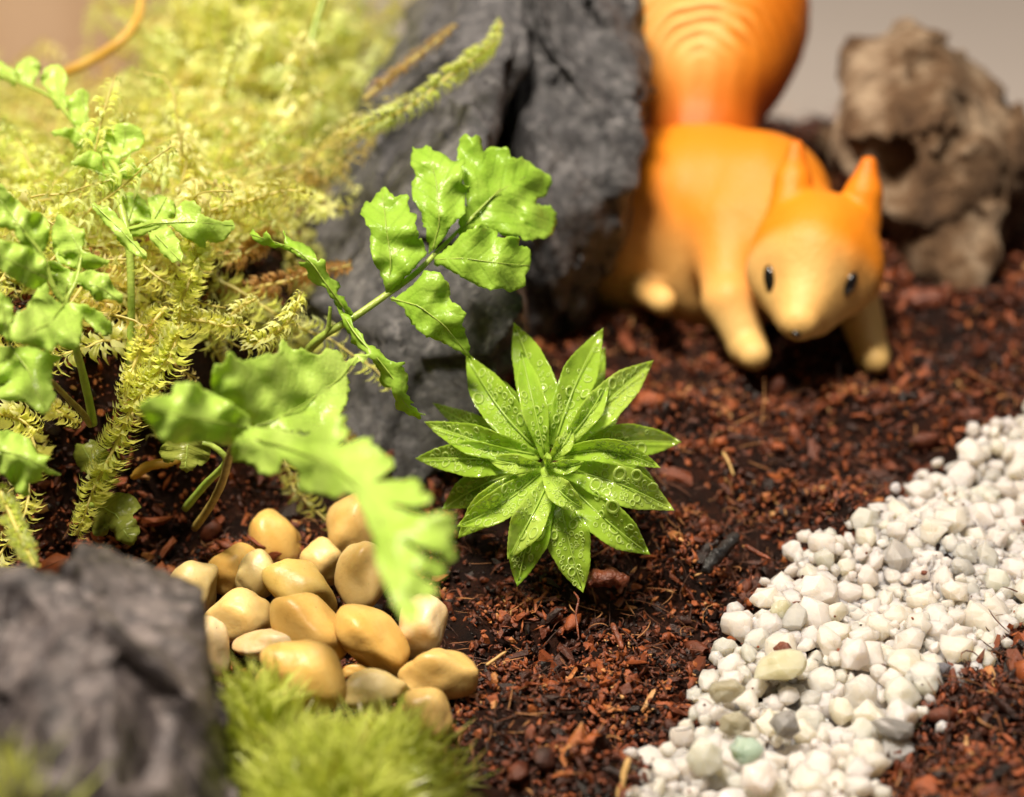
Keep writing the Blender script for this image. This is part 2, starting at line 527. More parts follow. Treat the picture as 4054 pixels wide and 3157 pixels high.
M = {}
def build_materials():
    # soil
    def soil(name, stops, gloss=0.45):
        m, nt, ns, lk = new_mat(name)
        n1 = tex_noise(nt, 9, 5, 0.6)
        t = math_n(nt, 'ADD', attr(nt, 'tint'), math_n(nt, 'MULTIPLY', math_n(nt, 'SUBTRACT', n1, 0.5), 0.5), True)
        c = ramp(nt, t, stops)
        b = bump(nt, tex_noise(nt, 45, 4, 0.7), 0.7, 0.02)
        r = math_n(nt, 'MULTIPLY_ADD', tex_noise(nt, 14, 3), 0.5, False)
        r.node.inputs[2].default_value = gloss - 0.2
        finish(nt, c, r, b, 0.45)
        return m
    S = [(0.0, (0.008, 0.005, 0.004)), (0.22, (0.034, 0.011, 0.007)), (0.5, (0.125, 0.031, 0.012)), (0.72, (0.26, 0.064, 0.018)),
         (0.86, (0.30, 0.085, 0.022)), (0.95, (0.42, 0.17, 0.05)), (1.0, (0.5, 0.28, 0.11))]
    M['soil'] = soil('damp_red_soil', S, 0.36)
    M['fibre'] = soil('coir_fibre', [(0, (0.04, 0.015, 0.008)), (0.5, (0.16, 0.05, 0.018)), (1.0, (0.45, 0.22, 0.08))], 0.5)
    # soil sheet below the crumbs
    m, nt, ns, lk = new_mat('soil_bed')
    n1 = tex_noise(nt, 3.5, 8, 0.7)
    c = ramp(nt, n1, [(0.3, (0.010, 0.005, 0.004)), (0.5, (0.034, 0.011, 0.006)), (0.62, (0.09, 0.025, 0.010)), (0.75, (0.18, 0.048, 0.015))])
    finish(nt, c, 0.75, bump(nt, tex_noise(nt, 20, 8, 0.8), 1.0, 0.22), 0.2)
    M['bed'] = m
    # leaves of the fern
    def fern(name, c0, c1, veins=0.22, tl=0.52, rough=0.32, spots=0.0):
        m, nt, ns, lk = new_mat(name)
        n1 = tex_noise(nt, 2.6, 3, 0.5)
        c = ramp(nt, n1, [(0.3, c0), (0.7, c1)])
        n2 = tex_noise(nt, 11, 4, 0.6)
        c = mixc(nt, math_n(nt, 'MULTIPLY', n2, 0.35), c, (c0[0] * 0.65, c0[1] * 0.78, c0[2] * 0.5))
        if spots:
            s = ramp(nt, tex_noise(nt, 9, 4, 0.65), [(0.62, (0, 0, 0)), (0.68, (1, 1, 1))])
            c = mixc(nt, math_n(nt, 'MULTIPLY', s, spots), c, (0.05, 0.05, 0.02))
        # side veins branching off the rib (the blade carries its place along and across as 'paint')
        sp = node(nt, 'ShaderNodeSeparateXYZ', ins={0: attr(nt, 'paint', 'Vector')})
        ph = math_n(nt, 'SUBTRACT', math_n(nt, 'MULTIPLY', sp.outputs[0], 6.5), math_n(nt, 'MULTIPLY', math_n(nt, 'ABSOLUTE', sp.outputs[1]), 1.5))
        ph = math_n(nt, 'ADD', ph, math_n(nt, 'MULTIPLY', n2, 0.35))
        ve = math_n(nt, 'POWER', math_n(nt, 'ABSOLUTE', math_n(nt, 'COSINE', math_n(nt, 'MULTIPLY', ph, 3.14159))), 14.0)
        c = mixc(nt, math_n(nt, 'MULTIPLY', ve, veins), c, (c0[0] * 0.5, c0[1] * 0.62, c0[2] * 0.5))
        h = math_n(nt, 'ADD', tex_noise(nt, 7, 3, 0.5), math_n(nt, 'MULTIPLY', tex_noise(nt, 34, 2, 0.5), 0.25))
        h = math_n(nt, 'SUBTRACT', h, math_n(nt, 'MULTIPLY', ve, veins * 0.5))
        tcol = mixc(nt, 1.0, c, (1.0, 0.98, 0.45), 'MULTIPLY')
        finish(nt, c, rough, bump(nt, h, 0.4, 0.05), 0.4, 0.12, 0.2, tl, tcol)
        return m
    M['fern'] = fern('fern_leaf', (0.42, 0.68, 0.07), (0.55, 0.78, 0.13))
    M['fern_pale'] = fern('pale_fern_leaf', (0.58, 0.80, 0.15), (0.70, 0.88, 0.25), veins=0.10, tl=0.54)
    M['fern_dark'] = fern('old_fern_leaf', (0.30, 0.36, 0.06), (0.44, 0.48, 0.10), spots=0.75)
    m, nt, ns, lk = new_mat('fern_stalk')
    c = ramp(nt, tex_noise(nt, 5, 3), [(0.3, (0.30, 0.44, 0.06)), (0.7, (0.46, 0.58, 0.12))])
    finish(nt, c, 0.35, bump(nt, tex_noise(nt, 30, 3), 0.5, 0.02), 0.5, 0.2, 0.15, 0.2)
    M['stalk'] = m
    m, nt, ns, lk = new_mat('brown_stalk')
    c = ramp(nt, tex_noise(nt, 6, 3), [(0.3, (0.16, 0.11, 0.03)), (0.7, (0.36, 0.28, 0.07))])
    finish(nt, c, 0.4, bump(nt, tex_noise(nt, 30, 3), 0.5, 0.02), 0.5)
    M['brown_stalk'] = m
    m, nt, ns, lk = new_mat('orange_stalk')
    c = ramp(nt, tex_noise(nt, 3, 3), [(0.3, (0.62, 0.36, 0.05)), (0.7, (0.74, 0.50, 0.12))])
    finish(nt, c, 0.4, None, 0.5, translucent=0.3)
    M['orange_stalk'] = m
    # rosette leaf, thin and wet
    m, nt, ns, lk = new_mat('wet_rosette_leaf')
    t = attr(nt, 'tint')
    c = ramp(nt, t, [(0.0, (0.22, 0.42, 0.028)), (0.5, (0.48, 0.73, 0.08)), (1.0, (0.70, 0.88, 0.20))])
    n1 = tex_noise(nt, 4, 3)
    c = mixc(nt, math_n(nt, 'MULTIPLY', n1, 0.4), c, (0.34, 0.50, 0.05))
    h = math_n(nt, 'ADD', tex_noise(nt, 4.6, 2, 0.4), math_n(nt, 'MULTIPLY', tex_noise(nt, 40, 2), 0.06))
    finish(nt, c, 0.22, bump(nt, h, 0.5, 0.12), 0.5, 1.0, 0.03, 0.45, mixc(nt, 1.0, c, (1.0, 1.0, 0.5), 'MULTIPLY'), transparent=0.30)
    M['rosette'] = m
    m, nt, ns, lk = new_mat('wet_leaf_rib')
    finish(nt, (0.46, 0.64, 0.11), 0.3, None, 0.4, 0.2, 0.1, 0.45)
    M['rib'] = m
    m, nt, ns, lk = new_mat('water_bubble_rim')
    finish(nt, (0.66, 0.82, 0.24), 0.12, None, 0.6, 1.0, 0.03, 0.5, transparent=0.2)  # brighter green: light gathered at the rims, put into the colour
    M['bubble'] = m
    # creeping moss
    def moss(name, stops, tl=0.58):
        m, nt, ns, lk = new_mat(name)
        t = math_n(nt, 'ADD', attr(nt, 'tint'), math_n(nt, 'MULTIPLY', math_n(nt, 'SUBTRACT', tex_noise(nt, 1.3, 3), 0.5), 0.5), True)
        c = ramp(nt, t, stops)
        finish(nt, c, 0.3, None, 0.5, 0.15, 0.1, tl, mixc(nt, 1.0, c, (1.0, 0.95, 0.5), 'MULTIPLY'), transparent=0.06)
        return m
    M['moss'] = moss('yellow_green_moss', [(0.0, (0.82, 0.60, 0.28)), (0.25, (0.92, 0.85, 0.48)), (0.55, (0.90, 0.93, 0.46)), (1.0, (0.84, 0.96, 0.48))])
    M['moss_brown'] = moss('dry_moss', [(0.0, (0.50, 0.24, 0.08)), (0.6, (0.72, 0.50, 0.22)), (1.0, (0.78, 0.64, 0.32))])
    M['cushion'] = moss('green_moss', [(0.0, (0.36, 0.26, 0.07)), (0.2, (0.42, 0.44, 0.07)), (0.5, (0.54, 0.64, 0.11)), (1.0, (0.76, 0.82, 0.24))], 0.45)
    m, nt, ns, lk = new_mat('moss_stem'); finish(nt, (0.74, 0.66, 0.22), 0.4, None, 0.5, translucent=0.4); M['moss_stem'] = m
    # grey slate
    def slate(name, c0, c1, c2, sc=1.0, bs=0.8):
        m, nt, ns, lk = new_mat(name)
        n1 = tex_noise(nt, 1.1 * sc, 6, 0.62); n2 = tex_noise(nt, 7 * sc, 6, 0.7)
        c = ramp(nt, n1, [(0.32, c0), (0.55, c1), (0.75, c2)])
        c = mixc(nt, ramp(nt, n2, [(0.42, (0, 0, 0)), (0.75, (0.75, 0.75, 0.75))]), c, c2)
        c = mixc(nt, ramp(nt, tex_noise(nt, 3.3 * sc, 5, 0.7), [(0.52, (0, 0, 0)), (0.62, (0.6, 0.6, 0.6))]), c, c0)
        # pale scratches
        tc = node(nt, 'ShaderNodeTexCoord').outputs['Object']
        mp = node(nt, 'ShaderNodeMapping', ins={'Vector': tc, 'Scale': (1.2, 2.2, 0.5), 'Rotation': (0.4, 0.5, 0.2)}).outputs[0]
        s = ramp(nt, tex_noise(nt, 6 * sc, 3, 0.6, mp), [(0.60, (0, 0, 0)), (0.66, (0.5, 0.5, 0.5)), (0.7, (0, 0, 0))])
        c = mixc(nt, s, c, [v * 1.7 for v in c2])
        b1 = bump(nt, tex_noise(nt, 5 * sc, 8, 0.7), bs, 0.12)
        b2 = bump(nt, tex_noise(nt, 30 * sc, 5, 0.7), bs * 0.6, 0.03, b1)
        finish(nt, c, 0.40, b2, 0.45)
        return m
    M['slate'] = slate('dark_grey_slate', (0.015, 0.0155, 0.018), (0.066, 0.066, 0.072), (0.22, 0.215, 0.22))
    M['slate_front'] = slate('brown_grey_slate', (0.009, 0.0075, 0.0085), (0.050, 0.042, 0.045), (0.24, 0.205, 0.195), 0.9, 0.45)
    m, nt, ns, lk = new_mat('tan_porous_rock')
    n1 = tex_noise(nt, 1.6, 6, 0.65); n2 = tex_noise(nt, 6, 6, 0.7)
    c = ramp(nt, n1, [(0.3, (0.03, 0.015, 0.008)), (0.48, (0.13, 0.078, 0.04)), (0.66, (0.46, 0.36, 0.25))])
    c = mixc(nt, math_n(nt, 'MULTIPLY', n2, 0.5), c, (0.16, 0.09, 0.045))
    finish(nt, c, 0.7, bump(nt, tex_noise(nt, 7, 8, 0.7), 0.8, 0.15), 0.3)
    M['tan_rock'] = m
    # yellow pebbles
    def pebble(name, c0, c1, c2):
        m, nt, ns, lk = new_mat(name)
        n1 = tex_noise(nt, 2.2, 4, 0.55, dist=0.6); n2 = tex_noise(nt, 9, 4, 0.6)
        c = ramp(nt, n1, [(0.3, c0), (0.52, c1), (0.72, c2)])
        c = mixc(nt, ramp(nt, n2, [(0.60, (0, 0, 0)), (0.78, (0.55, 0.55, 0.55))]), c, [v * 0.6 for v in c0])
        sp = ramp(nt, tex_noise(nt, 28, 2, 0.5), [(0.74, (0, 0, 0)), (0.78, (0.8, 0.8, 0.8))])
        c = mixc(nt, sp, c, (0.12, 0.06, 0.025))
        h = math_n(nt, 'ADD', tex_noise(nt, 5, 4, 0.5), math_n(nt, 'MULTIPLY', tex_noise(nt, 40, 3), 0.12))
        finish(nt, c, 0.42, bump(nt, h, 0.22, 0.05), 0.4, 0.05, 0.3, sss=0.25, sss_r=(1.0, 0.6, 0.25), sss_scale=0.06)
        return m
    M['peb_yellow'] = pebble('yellow_pebble', (0.58, 0.335, 0.075), (0.65, 0.42, 0.125), (0.69, 0.49, 0.185))
    M['peb_pale'] = pebble('pale_pebble', (0.60, 0.40, 0.125), (0.67, 0.49, 0.20), (0.70, 0.57, 0.28))
    M['peb_white'] = pebble('cream_pebble', (0.64, 0.42, 0.17), (0.70, 0.55, 0.32), (0.72, 0.63, 0.45))
    M['peb_grey'] = pebble('grey_pebble', (0.50, 0.37, 0.14), (0.60, 0.47, 0.21), (0.66, 0.55, 0.30))
    M['peb_olive'] = pebble('olive_pebble', (0.46, 0.31, 0.07), (0.56, 0.40, 0.12), (0.62, 0.47, 0.18))
    M['peb_brown'] = pebble('brown_pebble', (0.50, 0.31, 0.085), (0.60, 0.41, 0.145), (0.66, 0.50, 0.22))
    # white gravel
    def gravel(name, stops, use_attr):
        m, nt, ns, lk = new_mat(name)
        if use_attr: f = attr(nt, 'tint')
        else: f = node(nt, 'ShaderNodeObjectInfo').outputs['Random']
        c = ramp(nt, f, stops)
        n2 = tex_noise(nt, 5, 4, 0.6)
        c = mixc(nt, math_n(nt, 'MULTIPLY', n2, 0.25), c, (0.66, 0.61, 0.54))
        h = math_n(nt, 'ADD', tex_noise(nt, 9, 5, 0.65), math_n(nt, 'MULTIPLY', tex_noise(nt, 45, 3), 0.3))
        finish(nt, c, 0.27, bump(nt, h, 0.35, 0.05), 0.5, 0.0, 0.1, 0.30, mixc(nt, 1.0, c, (1.0, 0.94, 0.84), 'MULTIPLY'), sss=1.0, sss_r=(1.0, 0.9, 0.75), sss_scale=0.22)
        return m
    WH = [(0.0, (0.80, 0.75, 0.74)), (0.35, (0.86, 0.81, 0.76)), (0.6, (0.86, 0.83, 0.68)), (0.8, (0.85, 0.80, 0.78)), (0.93, (0.70, 0.72, 0.64)), (1.0, (0.44, 0.43, 0.44))]
    M['gravel'] = gravel('white_quartz_gravel', WH, False)
    M['gravel_mass'] = gravel('white_quartz_gravel_bed', WH, True)
    flat = lambda n, c: gravel(n, [(0, c), (1, [v * 0.9 for v in c])], False)
    M['g_grey'] = flat('grey_gravel', (0.22, 0.22, 0.22))
    M['g_green'] = flat('pale_green_gravel', (0.42, 0.58, 0.48))
    M['g_cream'] = flat('cream_gravel', (0.64, 0.63, 0.44))
    M['g_blue'] = flat('bluish_grey_gravel', (0.10, 0.11, 0.15))
    M['g_tan'] = flat('tan_gravel', (0.38, 0.36, 0.26))
    # figurine paint
    m, nt, ns, lk = new_mat('painted_resin')
    c = attr(nt, 'paint', 'Color')
    tc = node(nt, 'ShaderNodeTexCoord').outputs['Object']
    mp = node(nt, 'ShaderNodeMapping', ins={'Vector': tc, 'Scale': (5, 5, 1.2)}).outputs[0]
    c = mixc(nt, math_n(nt, 'MULTIPLY', tex_noise(nt, 2.0, 4), 0.28), c, (0.45, 0.15, 0.015))
    c = mixc(nt, ramp(nt, tex_noise(nt, 13, 5, 0.7), [(0.66, (0, 0, 0)), (0.74, (0.35, 0.35, 0.35))]), c, (0.16, 0.07, 0.03))
    finish(nt, c, 0.44, bump(nt, tex_noise(nt, 5, 4, 0.6, mp), 0.3, 0.05), 0.28)
    M['resin'] = m
    m, nt, ns, lk = new_mat('glossy_black_paint'); finish(nt, (0.006, 0.005, 0.005), 0.15, None, 0.5, 0.5, 0.05); M['black'] = m
    # backdrop and panel
    m, nt, ns, lk = new_mat('plain_wall')
    finish(nt, ramp(nt, tex_noise(nt, 0.08, 3), [(0.35, (0.37, 0.335, 0.31)), (0.65, (0.41, 0.37, 0.345))]), 0.8, None, 0.2); M['wall'] = m
    m, nt, ns, lk = new_mat('tan_panel')
    tc = node(nt, 'ShaderNodeTexCoord').outputs['Object']
    mp = node(nt, 'ShaderNodeMapping', ins={'Vector': tc, 'Scale': (0.6, 0.6, 0.08)}).outputs[0]
    finish(nt, ramp(nt, tex_noise(nt, 1.0, 4, 0.5, mp), [(0.3, (0.46, 0.30, 0.18)), (0.7, (0.58, 0.41, 0.27))]), 0.6, None, 0.3); M['panel'] = m
    m, nt, ns, lk = new_mat('dry_straw')
    finish(nt, ramp(nt, tex_noise(nt, 4, 3), [(0.3, (0.42, 0.24, 0.08)), (0.7, (0.62, 0.42, 0.17))]), 0.5, bump(nt, tex_noise(nt, 25, 3), 0.4, 0.02), 0.4); M['straw'] = m
    m, nt, ns, lk = new_mat('black_bark')
    finish(nt, ramp(nt, tex_noise(nt, 6, 4), [(0.3, (0.006, 0.006, 0.007)), (0.7, (0.03, 0.03, 0.03))]), 0.35, bump(nt, tex_noise(nt, 18, 5), 0.8, 0.05), 0.5); M['bark'] = m
    m, nt, ns, lk = new_mat('red_bark')
    finish(nt, ramp(nt, tex_noise(nt, 6, 4), [(0.3, (0.06, 0.015, 0.008)), (0.7, (0.22, 0.06, 0.025))]), 0.35, bump(nt, tex_noise(nt, 18, 5), 0.8, 0.05), 0.5); M['red_bark'] = m
build_materials()

# ================================================================== the setting
def inside(p, poly):
    x, y = p[:, 0], p[:, 1]; ins = np.zeros(len(p), bool)
    for i in range(len(poly)):
        a, b = poly[i - 1], poly[i]
        if a[1] != b[1]:
            ins ^= ((a[1] > y) != (b[1] > y)) & (x < (b[0] - a[0]) * (y - a[1]) / (b[1] - a[1]) + a[0])
    return ins

STRIP = np.array([G(2400 + x / 1.1675, 1700 + y / 1.1675, 0.1)[:2] for x, y in
    [(60, 1950), (170, 1701), (240, 1570), (390, 1410), (480, 1330), (545, 1240), (500, 1190), (620, 965), (700, 890), (750, 800), (920, 700), (925, 560), (1100, 560), (1235, 480), (1400, 320), (1680, 120), (1850, 30), (2250, -160),
     (2350, 560), (1931, 800), (1830, 970), (1700, 1100), (1560, 1190), (1460, 1300), (1300, 1440), (1210, 1510), (1190, 1701), (1130, 1950)]])

def mound(x, y):
    """soil bank under the creeping moss"""
    edge = -1.45 - 0.55 * (1 - sstep(15.3, 18.0, y))
    sx = 1 - sstep(edge - 1.0, edge, x)
    y0 = 14.35 + 0.25 * np.sin(x * 1.7)
    sy = sstep(y0, y0 + 1.35, y) * (1 - sstep(22.6, 24.4, y))
    return (2.05 - 1.15 * sstep(-3.2, -4.5, x) * sstep(18.3, 20.5, y)) * sx * sy

def ground(x, y):
    x = np.asarray(x, float); y = np.asarray(y, float)
    p = np.stack([x, y, np.zeros_like(x)], -1)
    h = 0.16 * noise(p, 0.55, 3) + 0.15 * noise(p, 1.3, 4) + 0.10 * noise(p, 2.7, 5)
    h = h + mound(x, y)
    bank = sstep(0.0, 1.6, (x - 2.75) - 0.62 * (y - 11.2) + 0.3)       # bank right of the gravel, near the lens
    h = h + 0.55 * bank * (1 - sstep(13.6, 15.4, y))
    h = h + 0.25 * np.exp(-(((x - 0.45) / 1.3) ** 2 + ((y - 15.6) / 1.0) ** 2))
    h = h + 0.22 * np.exp(-(((x - 3.6) / 1.5) ** 2 + ((y - 17.6) / 1.2) ** 2)) + 0.14 * np.exp(-(((x - 1.6) / 1.2) ** 2 + ((y - 16.9) / 0.7) ** 2))
    h = h - 0.22 * np.exp(-(((x + 1.5) / 1.2) ** 2 + ((y - 13.4) / 1.2) ** 2))
    return h

def build_soil():
    xs = np.arange(-10.5, 10.51, 0.09); ys = np.arange(6.0, 27.01, 0.09)
    X, Y = np.meshgrid(xs, ys, indexing='ij')
    Z = ground(X, Y) - 0.03
    p = np.stack([X, Y, Z], -1)
    Z = Z + 0.05 * noise(p, 6.0, 8) + 0.03 * noise(p, 11.0, 9)
    fall = sstep(24.6, 25.6, Y) + sstep(9.6, 10.5, np.abs(X)) + (1 - sstep(6.0, 6.8, Y))
    Z = Z - 4.2 * np.clip(fall, 0, 1)
    V = np.stack([X, Y, Z], -1).reshape(-1, 3)
    nx, ny = len(xs), len(ys)
    i, j = np.meshgrid(np.arange(nx - 1), np.arange(ny - 1), indexing='ij')
    a = (i * ny + j).ravel()
    F = np.stack([a, a + ny, a + ny + 1, a + 1], 1)
    o = part('soil', V, F, M['bed'], loc=(0, 0, 0))
    tag(o, 'damp dark red-brown soil covering the ground', 'soil', kind='structure')

    rng = np.random.default_rng(11)
    # where the lens (or one a step aside) can see it
    def scatter(n, power=1.0):
        y = 10.6 + (24.9 - 10.6) * rng.uniform(0, 1, n) ** power
        half = 1.2 + 0.285 * (y * 0.87 + 5.0)
        x = rng.uniform(-1, 1, n) * half
        bare = inside(np.stack([x, y], 1), STRIP) & (rng.uniform(size=n) > 0.015)     # no soil on the gravel strip, but for a few specks
        x = np.where(bare, -x - 1.5, x)
        return x, y
    def octa():
        return np.array([(1, 0, 0), (-1, 0, 0), (0, 1, 0), (0, -1, 0), (0, 0, 1), (0, 0, -1)], float), np.array([(0, 2, 4), (2, 1, 4), (1, 3, 4), (3, 0, 4), (2, 0, 5), (1, 2, 5), (3, 1, 5), (0, 3, 5)])
    # crumbs
    for (n, base, faces, mu, sg) in ((44000, *ico(1), -3.88, 0.50), (84000, *octa(), -4.08, 0.42)):
        nv = len(base)
        x, y = scatter(n, 1.35)
        r = np.clip(np.exp(rng.normal(mu, sg, n)), 0.008, 0.085)
        z = ground(x, y) + rng.uniform(-0.03, 0.05, n) + r * 0.2
        lump = fbm(np.stack([x, y, z * 0], -1), 1.8, 3, 31)
        z = z + 0.10 * lump
        R = rand_rot(rng, n)
        sc = np.stack([rng.uniform(0.7, 2.6, n), rng.uniform(0.5, 1.2, n), rng.uniform(0.25, 0.9, n)], 1)
        dirs = base[None] * (1 + rng.uniform(-0.55, 0.50, (n, nv, 1)))
        V = (dirs * sc[:, None, :] * r[:, None, None]) @ R.transpose(0, 2, 1) + np.stack([x, y, z], 1)[:, None, :]
        clump = noise(np.stack([x, y, z * 0], -1), 3.2, 37)
        t = np.clip(rng.beta(2.0, 2.6, n) + 0.10 * lump + 0.20 * clump + 0.03, 0, 1)
        rare = rng.uniform(size=n); t = np.where(rare > 0.992, rng.uniform(0.9, 1.0, n), t); t = np.where(rare < 0.12, rng.uniform(0, 0.12, n), t)
        F = (faces[None] + (np.arange(n) * nv)[:, None, None]).reshape(-1, 3)
        o = part('soil_crumbs' if nv > 6 else 'soil_grit', V.reshape(-1, 3), F, M['soil'], loc=(0, 0, 0), tint=np.repeat(t, nv), kind='stuff', smooth=(nv < 7))
        tag(o, 'loose crumbs of damp reddish brown soil lying all over the ground' if nv > 6 else 'fine dark grit of the damp soil between the crumbs', 'soil crumbs' if nv > 6 else 'soil grit')
    # larger lumps
    b2, f2 = ico(2); n2 = 380; m2 = len(b2)
    x, y = scatter(n2, 1.3); r = rng.uniform(0.04, 0.12, n2)
    z = ground(x, y) + r * 0.2
    R = rand_rot(rng, n2)
    sc = np.stack([rng.uniform(0.8, 1.5, n2), rng.uniform(0.7, 1.1, n2), rng.uniform(0.5, 0.9, n2)], 1)
    q = b2[None] * 1.0 + rng.uniform(-20, 20, (n2, 1, 3))
    D = 1 + 0.35 * noise(q, 1.7, 41) + 0.22 * noise(q, 4.3, 42)
    V = (b2[None] * D[..., None] * sc[:, None, :] * r[:, None, None]) @ R.transpose(0, 2, 1) + np.stack([x, y, z], 1)[:, None, :]
    t = np.clip(rng.beta(2.0, 2.6, n2), 0, 0.8)
    F = (f2[None] + (np.arange(n2) * m2)[:, None, None]).reshape(-1, 3)
    o = part('soil_lumps', V.reshape(-1, 3), F, M['soil'], loc=(0, 0, 0), tint=np.repeat(t, m2), kind='stuff')
    tag(o, 'rough red-brown soil lumps among the crumbs', 'soil lumps')
    # fibres
    n3 = 9000; seg = 5
    x, y = scatter(n3, 1.3); L = rng.uniform(0.05, 0.30, n3) * np.where(rng.uniform(size=n3) > 0.93, 2.0, 1)
    z = ground(x, y) + rng.uniform(0.0, 0.07, n3)
    ang = rng.uniform(0, 2 * math.pi, n3); curl = rng.normal(0, 1.2, n3); lift = rng.normal(0.0, 0.35, n3)
    u = np.linspace(-0.5, 0.5, seg)
    a = ang[:, None] + curl[:, None] * u[None]
    C = np.stack([np.cos(a), np.sin(a), lift[:, None] + 0 * a - 0.5 * u[None] * np.abs(curl[:, None])], -1) * (L / (seg - 1))[:, None, None]
    path = np.stack([x, y, z], 1)[:, None, :] + np.cumsum(C, 1)
    rad = rng.uniform(0.0025, 0.008, n3)

    T = C / (np.linalg.norm(C, axis=-1, keepdims=True) + 1e-9)
    A = np.cross(T, np.array([0.1, 0.2, 0.97])); A /= np.linalg.norm(A, axis=-1, keepdims=True) + 1e-9
    B = np.cross(T, A)
    prof = np.array([0.6, 1, 1, 0.9, 0.3])
    rings = np.stack([A * math.cos(k * 2.094) + B * math.sin(k * 2.094) for k in range(3)], 2)
    V = path[:, :, None, :] + rings * (rad[:, None] * prof[None])[..., None, None]
    fs = []
    for s in range(seg - 1):
        for k in range(3):
            p0, p1 = s * 3 + k, s * 3 + (k + 1) % 3
            fs += [(p0, p1, p1 + 3), (p0, p1 + 3, p0 + 3)]
    fs = np.array(fs); nvf = seg * 3
    F = (fs[None] + (np.arange(n3) * nvf)[:, None, None]).reshape(-1, 3)
    t = rng.uniform(0, 1, n3) ** 2.2
    o = part('coir_fibres', V.reshape(-1, 3), F, M['fibre'], loc=(0, 0, 0), tint=np.repeat(t, nvf), kind='stuff')
    tag(o, 'thin brown plant fibres strewn through the soil', 'fibres')

build_soil()

def build_backdrop():
    # wall and table in one sweep, well behind the soil bed
    prof = [(60.0, 60.0)] + [(60.0, 8.0)] + [(60 - 8 * (1 - math.cos(a)), 8 - 12.0 * math.sin(a)) for a in np.linspace(0.15, math.pi / 2, 9)] + [(-20.0, -4.0)]
    xs = np.linspace(-70, 70, 9)
    V = np.array([(x, y, z) for x in xs for (y, z) in prof]); k = len(prof)
    F = np.array([(i * k + j, i * k + j + 1, (i + 1) * k + j + 1, (i + 1) * k + j) for i in range(len(xs) - 1) for j in range(k - 1)])
    o = part('backdrop', V, F, M['wall'], loc=(0, 60, 0))
    tag(o, 'plain warm grey out-of-focus wall behind the soil and rocks', 'backdrop', kind='structure')
    # tan panel, upper left
    bm = bmesh.new(); bmesh.ops.create_cube(bm, size=1)
    bmesh.ops.scale(bm, vec=(9.0, 1.2, 8.0), verts=bm.verts)
    bmesh.ops.bevel(bm, geom=list(bm.edges), offset=0.25, segments=3, affect='EDGES')
    bmesh.ops.triangulate(bm, faces=bm.faces)
    bm.verts.ensure_lookup_table()
    V = np.array([v.co[:] for v in bm.verts]) + np.array([-9.9, 31.5, 0.0]); F = np.array([[v.index for v in f.verts] for f in bm.faces]); bm.free()
    o = part('panel', V, F, M['panel'], smooth=False)
    tag(o, 'blurred tan-brown panel in the upper left corner behind the moss', 'panel')
build_backdrop()

# ================================================================== rocks
def prism(front, back):
    """hull points: picture outline points with own depth, and the back set of depths"""
    pts = [P(x, y, d) for x, y, d in front] + [P(x, y, d) for x, y, d in back]
    return np.array(pts)

